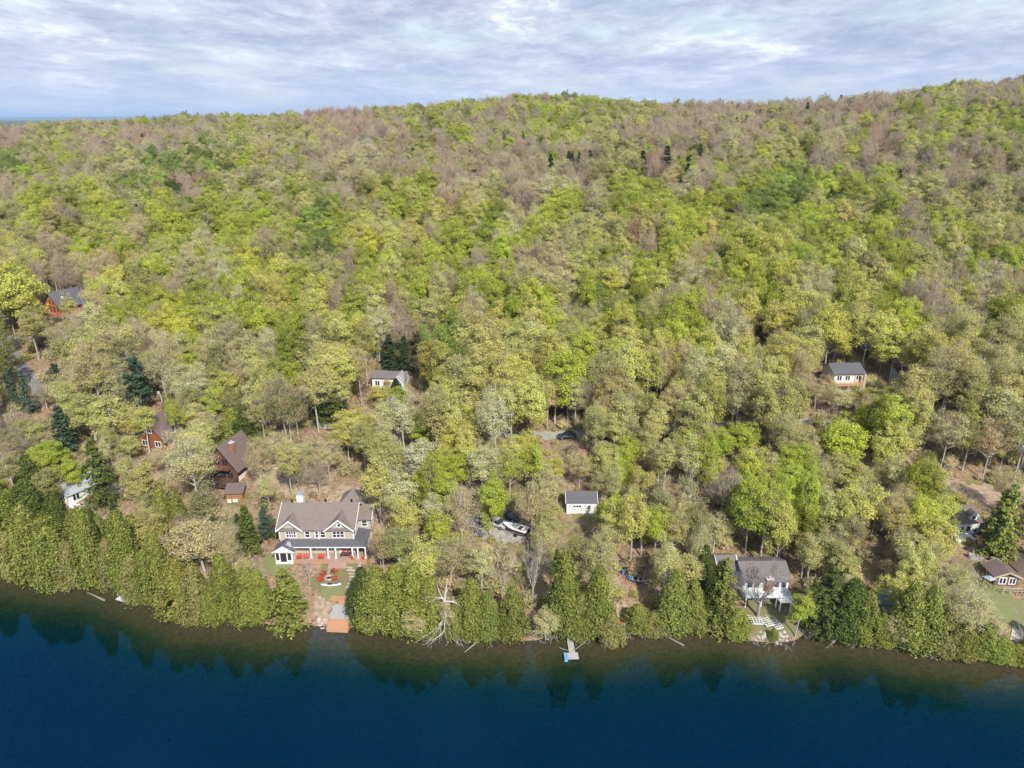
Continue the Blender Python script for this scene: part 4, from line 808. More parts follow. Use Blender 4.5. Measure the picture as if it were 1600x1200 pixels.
def limb(b, p, d, L, r, lean, tips, depth, n=5, up=.25, spread=.6):
    pts, rs = [p], [r]; q = Vector(p); dv = Vector(d).normalized(); k = 3
    for i in range(k):
        dv = (dv + Vector((random.gauss(0, lean), random.gauss(0, lean), random.gauss(0, lean * .6) + up * .3))).normalized()
        q = q + dv * (L / k); pts.append(q.copy()); rs.append(max(r * (1 - .6 * (i + 1) / k), .015))
    b.tube(pts, rs, n, cap=False); tips.append((q.copy(), dv.copy()))
    if depth > 0:
        for j in range(random.choice((2, 3, 3)) if depth > 1 else 3):
            i = random.choice((1, 2, 3, 3)); ax = Vector((random.gauss(0, 1), random.gauss(0, 1), random.gauss(0, .5)))
            nd = (dv + ax.normalized() * spread).normalized()
            limb(b, pts[i], nd, L * random.uniform(.45, .7), rs[i] * .62, lean, tips, depth - 1, 4 if depth < 2 else n, up, spread)
PROTO = {}        # kind -> list of (trunk mesh, crown mesh, H, W)
def decid(seed, H, W, base, clumps, per, leaf, twigs, lobes=1.0, bark=BARK, dome=.5):
    random.seed(seed)
    b = MB(); lean = random.uniform(-.04, .04) * H; hz = base * H
    top = Vector((lean + random.gauss(0, .3), random.gauss(0, .4), H * .80))
    r0 = .0115 * H; pts = [Vector((0, 0, -.6)), Vector((lean * .2, 0, hz * .5)), Vector((lean * .5, random.gauss(0, .15), hz)), Vector((lean * .8, random.gauss(0, .3), H * .6)), top]
    b.tube(pts, [r0 * 1.25, r0, r0 * .82, r0 * .45, .04], 6, cap=False)
    # clump centres over an uneven dome
    ncl = clumps; u = rnd(ncl); th = rnd(ncl) * 2 * np.pi; zz = 1 - 1.75 * u; rr = np.sqrt(np.maximum(0, 1 - zz ** 2))
    ph = rnd(4) * 6.28; lob = 1 + .16 * lobes * np.sin(2 * th + ph[0]) + .13 * lobes * np.sin(3 * th + ph[1] + 2 * zz) + .10 * np.sin(5 * th + ph[2])
    rad_ = (.62 + .38 * rnd(ncl) ** .5) * lob; inner = rnd(ncl) < .22; rad_[inner] *= .55
    hc = hz + (H - hz) * dome; a = W / 2 - .5; c_up = H - hc - .5; c_dn = hc - hz
    C = np.stack([np.cos(th) * rr * a * rad_ + lean * .8, np.sin(th) * rr * a * rad_, hc + np.where(zz > 0, zz * c_up, zz * c_dn) * rad_], 1)
    for i in range(0, ncl, 2 if per > 20 else 1):
        p = Vector(C[i]); h = max(hz * .75, min(H * .7, p.z - (.35 + .25 * random.random()) * math.hypot(p.x, p.y) - .6)); k = (h - hz) / max(H * .8 - hz, 1); k = min(max(k, 0), 1)
        s = Vector((lean * (.5 + .4 * k), 0, h)); mid = (s + p) / 2 + Vector((0, 0, .25)); rb = .035 + .05 * random.random() + .006 * H * (1 - k) * .3
        b.tube([s, mid, p], [rb, rb * .6, .018], 4, cap=False)
    parts, mi = [mb_quads(b)], [0]
    if twigs:
        ci = RNG.integers(0, ncl, twigs); A = C[ci] + RNG.normal(size=(twigs, 3)) * np.array([.55, .55, .45]); D = unit((C[ci] - np.array([lean * .6, 0, hz * .9])) * .25 + RNG.normal(size=(twigs, 3)) * .55 + np.array([0, 0, .5]))
        parts.append(twig_quads(A - D * .4, D, .5 + .9 * rnd(twigs), .016 + .014 * rnd(twigs))); mi.append(1)
    tm = join_mesh('trunk', parts, [bark, TWIG], mi)
    n = ncl * per; ci = np.repeat(np.arange(ncl), per); off = unit(RNG.normal(size=(n, 3))) * (rnd(n, 1) ** .45); sz = (.75 + .75 * rnd(ncl))[ci, None] * (W / 9) ** .5
    P = C[ci] + off * sz * np.array([1.15, 1.15, .72]); P[:, 2] -= .12 * np.linalg.norm(off[:, :2], axis=1) * sz[:, 0]
    dome_n = unit((C - np.array([lean * .8, 0, hc - .12 * H])) / np.array([a, a, max(c_up, 1)]))[ci]; Nn = unit(dome_n * .65 + off * .30 + np.array([0, 0, .30]) + RNG.normal(size=(n, 3)) * .42)
    cm = join_mesh('crown', [quads(P, Nn, np.full(n, leaf))], [LEAF], [0])
    return tm, cm, H, W
def conifer(seed, H, W, kind):
    random.seed(seed); b = MB(); b.tube([(0, 0, -.6), (0, 0, H * .5), (0, 0, H * .97)], [.013 * H, .008 * H, .02], 6, cap=False)
    P, Nn, T = [], [], []
    if kind == 'cedar':      # dense, full to the ground, upright flat sprays in rounded lumps
        ncl = 210; u = rnd(ncl); z = u ** .92; th = rnd(ncl) * 6.283; ph = rnd(3) * 6.28
        prof = np.minimum(1, (1.03 - z) ** .68) * np.minimum(1, .74 + z * 1.6) * (1 + .13 * np.sin(3 * th + ph[0] + 4 * z) + .1 * np.sin(5 * th + ph[1]))
        R = W / 2 * prof * (.78 + .24 * rnd(ncl)); C = np.stack([np.cos(th) * R, np.sin(th) * R, .25 + z * (H - .9)], 1)
        per = 74; n = ncl * per; ci = np.repeat(np.arange(ncl), per); off = unit(RNG.normal(size=(n, 3))) * rnd(n, 1) ** .4; s = (.45 + .4 * rnd(ncl))[ci, None] * (.6 + .5 * (1 - z[ci, None]))
        Pq = C[ci] + off * s * np.array([1.0, 1.0, 1.5]); rad2 = np.stack([np.cos(th), np.sin(th), np.full(ncl, .35)], 1)[ci]
        Nq = unit(rad2 * .55 + off * .45 + RNG.normal(size=(n, 3)) * .5); size = np.full(n, .22); P, Nn = Pq, Nq; asp = .6
        cen = np.stack([np.zeros(600), np.zeros(600), rnd(600) * H * .9 + .3], 1); q = 600; th2 = rnd(q) * 6.28; z2 = cen[:, 2] / H; r2 = W / 2 * np.minimum(1, (1.02 - z2) ** .72) * .6 * rnd(q) ** .5
        cen[:, 0] = np.cos(th2) * r2; cen[:, 1] = np.sin(th2) * r2; P = np.concatenate([P, cen]); Nn = np.concatenate([Nn, unit(np.stack([np.cos(th2), np.sin(th2), .3 + 0 * th2], 1))]); size = np.concatenate([size, np.full(q, .7)])
    else:
        tiers = {'spruce': 24, 'hemlock': 19, 'pine': 12}[kind]; per_b = {'spruce': 9, 'hemlock': 8, 'pine': 7}[kind]; A, D, Ls = [], [], []
        droop = {'spruce': -.32, 'hemlock': -.30, 'pine': .12}[kind]
        for i in range(tiers):
            f = (i + random.uniform(-.3, .3)) / tiers; f = min(max(f, .01), .985); h = (.06 if kind != 'pine' else .22) * H + f * H * (.92 if kind != 'pine' else .75)
            Lr = W / 2 * ((1 - f) ** (.85 if kind != 'pine' else .55)) * (1 if f > .12 or kind != 'pine' else .7) + .18
            for j in range(per_b):
                a = random.random() * 6.283; L = Lr * random.uniform(.72, 1.12); d = Vector((math.cos(a), math.sin(a), droop + f * .45)).normalized(); A.append((0, 0, h)); D.append(tuple(d)); Ls.append(L)
                b.tube([(0, 0, h), (d.x * L * .5, d.y * L * .5, h + d.z * L * .5), (d.x * L * .95, d.y * L * .95, h + d.z * L * .75)], [.035, .025, .01], 3, cap=False)
        A, D, Ls = np.array(A), np.array(D), np.array(Ls); m = {'spruce': 26, 'hemlock': 38, 'pine': 52}[kind]; nb = len(A); bi = np.repeat(np.arange(nb), m); t = rnd(nb * m) ** .7
        side = np.stack([-D[bi, 1], D[bi, 0], np.zeros(nb * m)], 1); wdt = Ls[bi] * .30 * (1.15 - t) + .1; lift = (.25 * t * t * Ls[bi] if kind != 'hemlock' else -.10 * t * t * Ls[bi])
        P = A[bi] + D[bi] * (Ls[bi] * t)[:, None] + side * (wdt * (rnd(nb * m) * 2 - 1))[:, None]; P[:, 2] += lift + RNG.normal(size=nb * m) * (.10 if kind != 'pine' else .3) - (.12 if kind == 'spruce' else .1)
        Nn = unit(np.array([0, 0, 1.0]) + D[bi] * .35 + RNG.normal(size=(nb * m, 3)) * .45); size = np.full(nb * m, .36 if kind != 'pine' else .34) * (W / 5) ** .3; asp = .5
    tm = join_mesh('trunk', [mb_quads(b)], [DARKBARK], [0]); cm = join_mesh('crown', [quads(np.asarray(P), np.asarray(Nn), size, asp)], [NEEDLE], [0])
    return tm, cm, H, W
def bare(seed, H, bark, depth=3, stems=3, upward=.5, fine=500, thick=1.0):
    random.seed(seed); b = MB(); tips = []; h0 = H * .34; b.tube([(0, 0, -.6), (.05, 0, h0 * .5), (random.gauss(0, .2), random.gauss(0, .2), h0)], [.021 * H * thick, .017 * H * thick, .014 * H * thick], 7, cap=False)
    for k in range(stems + 2):
        a = k * 6.283 / (stems + 2) + random.random(); z = h0 * random.uniform(.75, 1.0)
        limb(b, Vector((0, 0, z)), Vector((math.cos(a) * .75, math.sin(a) * .75, upward + random.random() * .7)), H * random.uniform(.32, .5), .011 * H * thick, .16, tips, depth, 5, .35, .75)
    A = np.array([tuple(t[0]) for t in tips]); Dv = np.array([tuple(t[1]) for t in tips]); parts, mi = [mb_quads(b)], [0]
    if fine:
        k = RNG.integers(0, len(A), fine); D = unit(Dv[k] + RNG.normal(size=(fine, 3)) * .55); parts.append(twig_quads(A[k] - Dv[k] * (rnd(fine, 1) * 1.2), D, .5 + .8 * rnd(fine), .014 + .012 * rnd(fine))); mi.append(0)
    me = join_mesh('trunk', parts, [bark], mi); V = np.concatenate([p[0] for p in parts])
    return me, None, float(V[:, 2].max()), float(2 * np.percentile(np.abs(V[:, :2]).max(axis=1), 99))
# full leafed, airy, budding and still leafless kinds
PROTO['full'] = [decid(100 + i, 15, 9.0, .28, 120, 132, .27, 200, 1.0 + .2 * (i % 3), BARK, .46) for i in range(6)]
PROTO['airy'] = [decid(200 + i, 17, 6.8, .40, 84, (100, 78, 60)[i % 3], .25, (450, 650, 900)[i % 3], 1.3, (BARK, BIRCH)[i % 2], .42) for i in range(6)]
PROTO['bud'] = [decid(300 + i, 16, 8.2, .36, 100, 60, .21, 1200, 1.3, (BARK, BARK, BIRCH)[i % 3], .48) for i in range(5)]
PROTO['leafless'] = [decid(400 + i, 16, 8.5, .32, 110, 24, .20, 2300, 1.2, BARK, .50) for i in range(4)]
PROTO['cedar'] = [conifer(500 + i, 10, (5.2, 5.8, 5.0, 6.2)[i], 'cedar') for i in range(4)]
PROTO['hemlock'] = [conifer(520 + i, 13, 8.0, 'hemlock') for i in range(2)]
PROTO['spruce'] = [conifer(540 + i, 13, 5.4, 'spruce') for i in range(3)]
PROTO['pine'] = [conifer(560 + i, 14, 7.0, 'pine') for i in range(2)]
PROTO['shrub'] = [decid(600 + i, 3.2, 3.0, .06, 26, 34, .24, 260, 1.2, BARK, .40) for i in range(3)]
PROTO['bare'] = [bare(700, 12, DEADW, 3, 3, .5, 420), bare(701, 12, DEADW, 3, 4, .9, 520), bare(702, 13, BARK, 3, 4, .45, 800), bare(703, 10, GREYBARK, 4, 5, .35, 1300, 1.7)]
# the dead tree that leans over the water: whitened, with snapped stubs and drooping limbs
def dead_tree(seed):
    random.seed(seed); b = MB(); tips = []; H = 10.5; b.tube([(0, 0, -.8), (.15, 0, 3.5), (-.1, .1, 6.3), (.3, 0, 8.3), (.7, .1, H)], [.50, .40, .31, .19, .06], 7, cap=False); b.tube([(-.1, 0, 6.2), (-1.0, .1, 8.2), (-1.5, 0, 9.9)], [.15, .09, .03], 5, cap=False); b.tube([(.25, 0, 8.0), (1.2, 0, 9.3), (1.4, .1, 10.6)], [.1, .07, .02], 5, cap=False)
    for z, a, L, dz in ((6.4, 0, 3.0, .0), (5.6, 3.14, 2.8, .15), (6.9, 3.3, 2.4, .25), (4.6, .3, 3.2, -.45), (4.2, 2.9, 3.6, -.55), (3.4, 3.5, 3.8, -.7), (3.2, -.4, 3.6, -.6), (2.5, 2.6, 3.2, -.75), (2.2, -.8, 3.0, -.6), (3.9, -1.5, 2.6, -.5), (5.2, -1.6, 2.2, -.1), (1.6, -2.2, 3.0, -.4), (1.8, -1.0, 3.2, -.45), (2.8, -2.6, 3.2, -.7)):
        limb(b, Vector((0, 0, z)), Vector((math.cos(a), math.sin(a), dz)), L, .17, .14, tips, 2, 5, -.05, .7)
    return join_mesh('trunk', [mb_quads(b)], [DEADW], [0]), None, H, 7.0
PROTO['dead'] = [dead_tree(42)]

TINT = dict(L=(.425, .475, .075), G=(.27, .34, .075), Y=(.57, .55, .14), O=(.475, .465, .165), T=(.57, .46, .22), P=(.56, .525, .245), B=(.34, .275, .175), R=(.32, .155, .095), D=(.06, .095, .042), C=(.23, .25, .055), A=(.265, .25, .080), H=(.105, .135, .034), S=(.08, .13, .075))
CODE_KIND = dict(L='full', G='full', Y='airy', O='airy', T='bud', P='bud', B='leafless', R='leafless', D='spruce', C='cedar')
WORD = dict(L='lime green', G='deep green', Y='yellow green', O='olive green', T='golden tan', P='pale', B='leafless grey brown', R='reddish brown', D='dark green', C='yellow green', A='bronze tipped', H='dark green', S='blue green')
FORM = dict(full='leafy tree', airy='airy tree', bud='budding tree', leafless='twiggy tree', cedar='cedar', hemlock='hemlock', spruce='spruce', pine='pine', shrub='shrub', bare='bare tree', dead='dead tree')
NAME = dict(full='leafy_tree', airy='leafy_tree', bud='budding_tree', leafless='bare_tree', cedar='cedar_tree', hemlock='hemlock_tree', spruce='spruce_tree', pine='pine_tree', shrub='shrub', bare='bare_tree', dead='dead_tree')
TREES = []        # dicts: kind, variant, x, y, z, h, w, rot, tint, code, own label
def add_tree(kind, code, p, h, w, label=None, variant=None, jit=.12, rot=None):
    c = np.array(TINT[code]); c = c * (1 + jit * RNG.normal()) * (1 + .03 * RNG.normal(size=3)); vs = PROTO[kind]; v = int(RNG.integers(len(vs))) if variant is None else variant
    TREES.append(dict(kind=kind, v=v, x=p[0], y=p[1], z=p[2], h=h, w=w, rot=float(RNG.random() * 6.283) if rot is None else rot, tint=np.clip(c, .01, .6), code=code, label=label))
def hand(kind, code, xb, yb, yt, wpx, label=None, variant=None, dx=0, rot=None):
    q = gp(xb, yb); h = max(z_at(q, yt), 1.2); add_tree(kind, code, q, h, wpx / ppm((q.x, q.y, q.z + h * .6)), label, variant, .07, rot)
# --- the cedars, hemlocks and shrubs along the water (pixels: foot x, foot y, top y, width)
for r in [(-15,884,760,62,'C'),(25,896,832,46,'A'),(58,902,790,60,'C'),(92,908,784,70,'C',1),(118,914,836,46,'A'),(150,912,800,46,'C'),(180,914,842,42,'A'),(206,922,812,50,'C'),(216,934,873,44,'A'),(236,936,856,42,'C'),(257,940,820,46,'C'),(284,958,876,62,'C'),(313,965,882,52,'A'),(337,967,900,48,'C'),(357,964,860,48,'C'),(394,970,880,54,'C'),(408,962,884,50,'C'),(130,880,790,46,'C'),(165,878,803,46,'C'),(191,874,797,48,'C'),(217,882,800,46,'C'),(60,850,742,60,'H'),(20,850,752,56,'C'),(100,852,768,50,'H'),(-20,830,730,60,'H'),(285,846,760,40,'C'),(262,850,766,42,'C'),(148,846,798,36,'H'),
          (570,962,886,50,'H'),(592,976,880,62,'C'),(622,978,872,66,'C'),(650,982,882,56,'C'),(676,986,900,44,'C'),(738,990,906,54,'C'),(764,994,938,42,'C'),(802,994,910,46,'C',2),(716,992,930,40,'C'),(906,992,930,44,'C'),(932,988,884,50,'C'),(996,982,936,42,'C'),(1022,986,946,38,'A'),(1050,982,884,52,'C'),(1078,980,896,48,'C'),(1096,930,846,34,'H'),(1150,990,958,42,'C'),(985,884,862,34,'H'),(955,1008,962,38,'A'),(1208,1000,984,14,'C'),(1322,992,905,58,'H'),(1345,1000,922,50,'C'),(1410,1006,902,52,'C'),(1440,1012,918,48,'C'),(1378,1000,950,44,'C'),(1530,1024,972,42,'C'),(1560,1026,1002,40,'C'),(1588,1030,1006,40,'C'),(1612,1032,1000,44,'C'),(1470,1016,950,46,'A'),(365,690,638,52,'C'),(390,695,640,46,'H'),(880,985,858,52,'C',0),(1650,1030,960,50,'C'),(1500,1022,966,44,'C'),(1118,970,878,44,'H')]:
    hand('cedar', r[4], r[0], r[1], r[2] + float(RNG.normal()) * 6, r[3] * 1.18, None, r[5] if len(r) > 5 else None)
for r in [(452,972,884,88,'C'),(1126,976,866,70,'C'),(1288,984,884,92,'H'),(165,790,678,74,'H'),(868,984,852,58,'H'),(1556,872,752,78,'C'),(60,800,700,60,'H'),(1262,982,900,50,'H'),(500,660,600,46,'H'),(528,668,602,44,'H')]:
    hand('hemlock', r[4], *r[:4])
SPR = [(106,708,630,50,'S'),(27,642,571,22,'S'),(48,648,576,32,'S'),(12,690,640,22,'S'),(392,868,786,48,'H'),(240,782,736,28,'S'),(185,830,784,30,'D'),(236,826,766,40,'H'),(252,842,770,42,'D'),(610,580,520,38,'D'),(634,584,522,34,'D'),(675,514,489,11,'D'),(653,528,503,11,'D'),(945,702,655,26,'D'),(665,520,498,9,'D'),(378,862,800,30,'D'),(620,618,590,30,'D'),(1545,868,760,40,'H')]
for r in SPR: hand('spruce', r[4], *r[:4])
for r in [(95,612,566,44,'D'),(222,645,554,58,'S'),(420,850,790,40,'S')]: hand('pine', r[4], *r[:4])
# the small dark spires far up the hill and on the ridge: pixel of the tip and height in metres
for (px, py, hm) in [(645,228,10),(221,207,9),(264,212,9),(286,213,8),(339,204,8),(372,208,9),(420,209,10),(453,203,9),(470,206,8),(861,238,13),(889,233,12),(894,236,12),(922,232,9),(1005,232,14),(1044,224,16),(1077,240,14),(1076,252,12),(1131,152,9),(1142,157,7),(1095,186,9),(1131,183,8),(1152,181,10),(1176,174,9),(1188,169,10),(1263,158,13),(1315,146,12),(1290,176,8),(1303,178,9),(1214,170,8),(1214,240,10),(817,203,8),(1408,263,10),(1096,222,9),(905,236,10),(1168,178,8),(1360,143,8)]:
    # walk along the view ray to where the canopy tops stand hm above the ground
    dx, dy, dz = ray(px, py); t = 150.0
    while t < 1100 and CAM_H + dz * t > gz(dx * t, dy * t) + hm * .75 + 11: t += 2
    x, y = dx * t, dy * t; z = gz(x, y); add_tree('spruce', 'D', (x, y, z), CAM_H + dz * t - z, max(7.0, hm * .75))
# --- single trees of the lower slope
for r in [('bud','P',314,804,668,70),('airy','L',40,764,714,46),('full','L',86,745,690,50),('full','L',118,775,716,36),('bud','P',37,840,778,40),('bud','T',322,902,806,96),('leafless','R',288,862,806,38),('full','Y',362,655,580,58),('airy','Y',234,706,628,40),('airy','L',276,690,622,26),('airy','L',298,690,624,24),('airy','O',150,690,612,70),('airy','O',184,700,616,72),('airy','O',128,690,640,50),('leafless','B',35,690,640,44),('leafless','B',74,640,600,40),('leafless','B',125,626,574,60),('full','Y',40,530,408,74),('airy','Y',114,512,460,24),('leafless','P',138,545,484,40),('full','L',205,560,488,48),('bud','T',222,566,492,44),('full','L',294,560,494,46),('airy','Y',596,822,716,54),('full','L',658,806,738,50),('airy','Y',640,856,786,44),('full','L',624,886,838,46),('airy','L',684,876,800,50),('airy','L',676,905,846,38),('full','L',712,776,702,46),('full','L',770,846,744,52),('leafless','P',722,856,758,56),('bud','T',596,892,826,40),('leafless','B',662,915,868,32),('airy','P',734,912,852,46),('airy','T',830,852,746,48),('airy','O',852,856,790,40),('airy','Y',952,874,778,46),('airy','Y',984,890,760,54),('full','L',1022,876,790,46),('airy','O',1046,880,800,46),('leafless','B',1125,812,728,60),('full','L',1164,866,754,62),('airy','L',1186,880,756,58),('full','L',1214,850,740,44),('bud','T',1040,868,800,34),('bud','P',1114,862,804,50),('full','Y',1210,892,780,46),('full','L',1248,856,714,42),('airy','Y',1338,858,752,64),('bud','P',1384,850,768,44),('full','L',1422,846,776,40),('bud','P',1296,890,838,50),('airy','O',1428,900,828,66),('airy','Y',1452,892,808,56),('full','Y',1468,836,772,42),('airy','L',1490,935,886,30),('airy','Y',1384,966,896,44),('bud','P',1498,1012,912,74),('bud','P',1452,960,900,50),('airy','L',1242,996,925,40),('airy','P',650,996,948,52),('airy','P',852,1000,950,46),('airy','P',700,985,930,40),('bud','P',1392,1004,958,50),('bud','A',1320,884,800,50),('bud','P',1535,1004,952,50),('airy','O',610,770,690,50),('bud','P',480,745,690,44),('bud','P',440,740,672,48),('bud','P',515,752,688,44),('leafless','B',468,770,715,40),('leafless','B',500,772,716,38),('airy','Y',545,720,655,56),('full','Y',550,700,640,50),('full','L',660,700,652,60),('full','L',1112,730,668,44),('full','L',1152,722,660,54),('full','L',1310,735,654,76),('full','L',1560,740,650,44),('airy','O',1240,720,660,50),('full','L',1180,490,412,46),('airy','Y',1390,600,516,56),('full','Y',1300,570,500,50),('full','L',1482,420,344,64),('leafless','R',1090,525,432,40),('airy','P',845,520,418,56),('full','Y',945,570,490,60),('full','Y',1160,650,562,76),('full','Y',518,570,500,64),('airy','Y',548,620,540,56),('full','Y',430,575,518,40),('full','L',590,470,408,56),('full','L',735,440,366,56),('full','Y',792,540,464,44),('bud','T',855,670,592,46),('leafless','B',916,672,596,40),('full','G',690,570,512,60),('full','G',1320,345,300,58),('full','G',1240,320,270,60),('full','L',1385,370,296,38)]:
    hand(*r)
for r in [('airy','Y',592,640,601,30),('airy','L',624,652,603,32),('airy','Y',606,618,590,14),('bud','P',1306,650,604,46),('airy','Y',1348,652,606,46),('bud','T',1272,640,588,40),('bud','T',1292,618,584,16),('bud','P',302,752,688,44),('bud','T',410,760,694,44),('airy','O',205,722,676,40),('bud','P',262,745,694,36),('bud','O',410,735,680,44),('bud','P',330,700,640,40),('airy','Y',868,770,712,36),('bud','T',905,765,708,38),('bud','P',940,790,738,34),('airy','O',862,835,780,36),('bud','P',880,905,850,40),('bud','T',905,925,872,34),('bud','P',870,790,742,28)]: hand(*r)
hand('bare', 'B', 832, 950, 842, 56, 'tall white barked bare tree with upswept limbs behind the shore cedars', 1)
hand('bare', 'B', 784, 938, 856, 50, 'bare reddish grey tree fanning out next to the tall white one', 0)
hand('bare', 'B', 1184, 964, 862, 84, 'bare tree with grey trunk in front of the white deck cottage', 3)
hand('bare', 'B', 1478, 930, 862, 64, 'bare pale limbed tree beside the lawn of the brown cabin', 0)
hand('bare', 'B', 1592, 1006, 940, 40, 'leaning bare trunk at the sand patch by the lawn', 0)
hand('bare', 'B', 412, 925, 872, 30, 'small white barked bare tree behind the large cedar left of the lawn', 1)
hand('bare', 'B', 484, 914, 862, 30, 'thin bare double stemmed tree beside the red fire pit chairs', 1)
hand('bare', 'B', 1045, 984, 930, 34, 'small grey bare tree hanging over the water between cedars', 0)
hand('bare', 'B', 340, 900, 828, 46, 'bare white limbed tree inside the golden budding one by the shore', 0)
hand('bare', 'B', 610, 660, 610, 30, 'forked bare tree below the hidden white house', 1)
q = gp(696, 985); q.x, q.y = at_level(697, 994); q.z = .1
add_tree('dead', 'B', q, z_at(q, 904), 56 / ppm((q.x, q.y, 5)), 'white dead tree with broken crown and drooping limbs over the water', rot=0.0)
landmark('the white dead tree', q); landmark('the white barked tree', gp(832, 950)); landmark('the fire pit chairs', fp); landmark('the purple boat', gp(805, 834)); landmark('the dark car on the road', gp(886, 685)); landmark('the blue barrels', gp(978, 902)); landmark('the plank stairway', gp(1538, 862)); landmark('the sand patch', gp(1595, 1000)); landmark('the swim float', gp(194, 936)); landmark('the asphalt driveway', gp(35, 580))

# --- the woods: crown colours by region of the slope
GRID_ = {140:"BBOOLOLBOOOBRRBLOLLBLLLLOOBBBBBBBBTBLOBB",180:"BBBOOLOLBOOBRRBLOLLBLLLLOOBBBBBBBRBOLLYL",220:"ROOBBRBBPLPOYRBBLBLBLLLOBBBBPBOOPLROLYLL",260:"GLLBOPGOGLYLBPPBLBBBBPBOORLBOLLLBBBBLBRO",300:"BLOLOGORLPPOOBYLLRPBBPBOLLPBLLGGLLLOBOOB",340:"OLBLLOLGLLLOGLBLYOYLPLOPLYLLOGLLOOLBOLOO",380:"OOLYLTLLPLBLGLYOYLLPLLOYORLYLYYLLLLBLLOO",420:"YBBTYLOPLLLOOBLYLBLLBPLOPLLTLLYLLOLLOTLL",460:"LYOTYLBLTLYLYBLYLBLLOPLLLYTLOLOPYYLBOYTB",500:"OOOPLTLLLLTYYLYBOLPYLLOGLOLRPYYYLOYLBPLY",540:"OOOOPTPLPPPLPYPOOGOOYOOYYLYLPYYOYYYOYOOO",580:"OOOTPOPPOPOLTYTOYYOYYYOLYOTYYYYTYYTYYOOO",620:"BOBPOOPOLOOOOOPOPPYPYTPOOYTYPOPOOTTYOPOO",660:"BBOOOYOYOOOTBYOPLOYPYTOOOOOLLPOOLLLOPPYP",700:"PLLOOOOYPPOOPOYPPYPPLTOOLOPLLPOLLOYOPPTP",740:"LOLOOOPOPPOPPPYPLLPPYPOOLOPPLLLLPYPOLPOP",780:"COPOOOCPPPPPPPTYLPLPTOOOLLPPLLLLOYPLPLOO",820:"CCCCCCCCPPPPPPTYOLPPPPOOLPOPLLLFOPYPLYOO",860:"CCCCCCCCCPPPPPYOYPPPPOPOPOOPOOOOOPPYOYOP",900:"CCCCCCCCCCCCCCOOOOOOOOOOOOOOOOOOOOPOOOOP"}
GR = sorted(GRID_)
def code_at(px, py):
    i = int(np.clip((px + RNG.normal() * 14) // 40, 0, 39)); r = py + RNG.normal() * 10; k = min(GR, key=lambda g: abs(g - r)); return GRID_[k][i].replace('F', 'L')
for bx in ((806, 842, 860, 946, 846), (760, 856, 806, 932, 860), (666, 900, 724, 988, 905), (1150, 862, 1222, 960, 866), (12, 571, 74, 640, 0), (82, 632, 130, 704, 0), (196, 556, 248, 638, 0), (372, 790, 410, 866, 0), (600, 520, 648, 582, 0)): protect(*bx[:4], gp((bx[0] + bx[2]) / 2, min(bx[3], 950)).y - 1)
clr = np.array(CLEAR); KEEP = np.array([(t['x'], t['y'], max(t['w'] * .36, 1.6)) for t in TREES])
def blocked(x, y, pad=0.0):
    return bool((((clr[:, 0] - x) ** 2 + (clr[:, 1] - y) ** 2) < (clr[:, 2] + pad) ** 2).any())
def screens(x, y, z, h, w, slack=.30):
    """does a tree here stand in front of something the photograph leaves in sight?"""
    a = project(x, y, z + h); c = project(x, y, z + h * .25); hw = w * .5 * FPX / a[2] * (1 - slack)
    for (x0, y0, x1, y1, dep) in PROTECT:
        if y < dep and a[0] + hw > x0 and a[0] - hw < x1 and a[1] < y1 and c[1] > y0: return True
    return False
def scatter(y0, y1, step, jitter=.42):
    pts = []; y = y0; odd = 0
    while y < y1:
        half = .80 * (y + 30) + 25; x = -half + (step * .5 if odd else 0)
        while x < half: pts.append((x + RNG.normal() * step * jitter * .6, y + RNG.normal() * step * jitter * .6)); x += step
        y += step * .87; odd ^= 1
    return pts
pool = scatter(90, 175, 5.0) + scatter(175, 270, 6.0) + scatter(270, 420, 7.6) + scatter(420, 900, 8.8)
for (x, y) in pool:
    s = y - float(shore_y(x))
    if s < 4 or blocked(x, y): continue
    if y < 420 and (((KEEP[:, 0] - x) ** 2 + (KEEP[:, 1] - y) ** 2) < KEEP[:, 2] ** 2).any(): continue
    z = gz(x, y); px, py, d = project(x, y, z + 10)
    if px < -140 or px > 1740: continue
    c = code_at(px, py)
    if c == 'C' and s > 14: c = 'O'
    if py < 290 and c in 'LY' and RNG.random() < .52: c = 'O' if RNG.random() < .42 else 'B'
    if s < 50 and c in 'PTB' and RNG.random() < .30: continue
    kind = CODE_KIND[c]
    if c == 'L' and RNG.random() < .3: kind = 'airy'
    if c == 'Y' and RNG.random() < .4: kind = 'full'
    if c == 'O' and RNG.random() < .35: kind = 'full' if RNG.random() < .5 else 'bud'
    if y > 430 and kind == 'airy': kind = 'full' if RNG.random() < .6 else 'airy'
    if c == 'P' and RNG.random() < .5: kind = 'airy'
    if c in 'BR':
        u = RNG.random()
        if u < .30: kind = 'bud'
        elif u < .55 and c == 'B': kind, c = 'airy', 'O'
    g = .80 + .4 * RNG.random()
    h = (11.0 + 8.5 * RNG.random()) * (1.0 if s > 45 else .72); wd = ((2.9 + .27 * h if y < 270 else 3.8 + .29 * h) + .9 * RNG.normal()) * (1.0 if s > 45 else .9) * (1.08 if kind == 'full' else .95)
    if kind == 'cedar': h = 7 + 3 * RNG.random(); wd = h * .5
    if y < 260 and screens(x, y, z, h, wd): continue
    add_tree(kind, c, (x, y, z), h, wd, None, None, .20)
print('TREES', len(TREES))

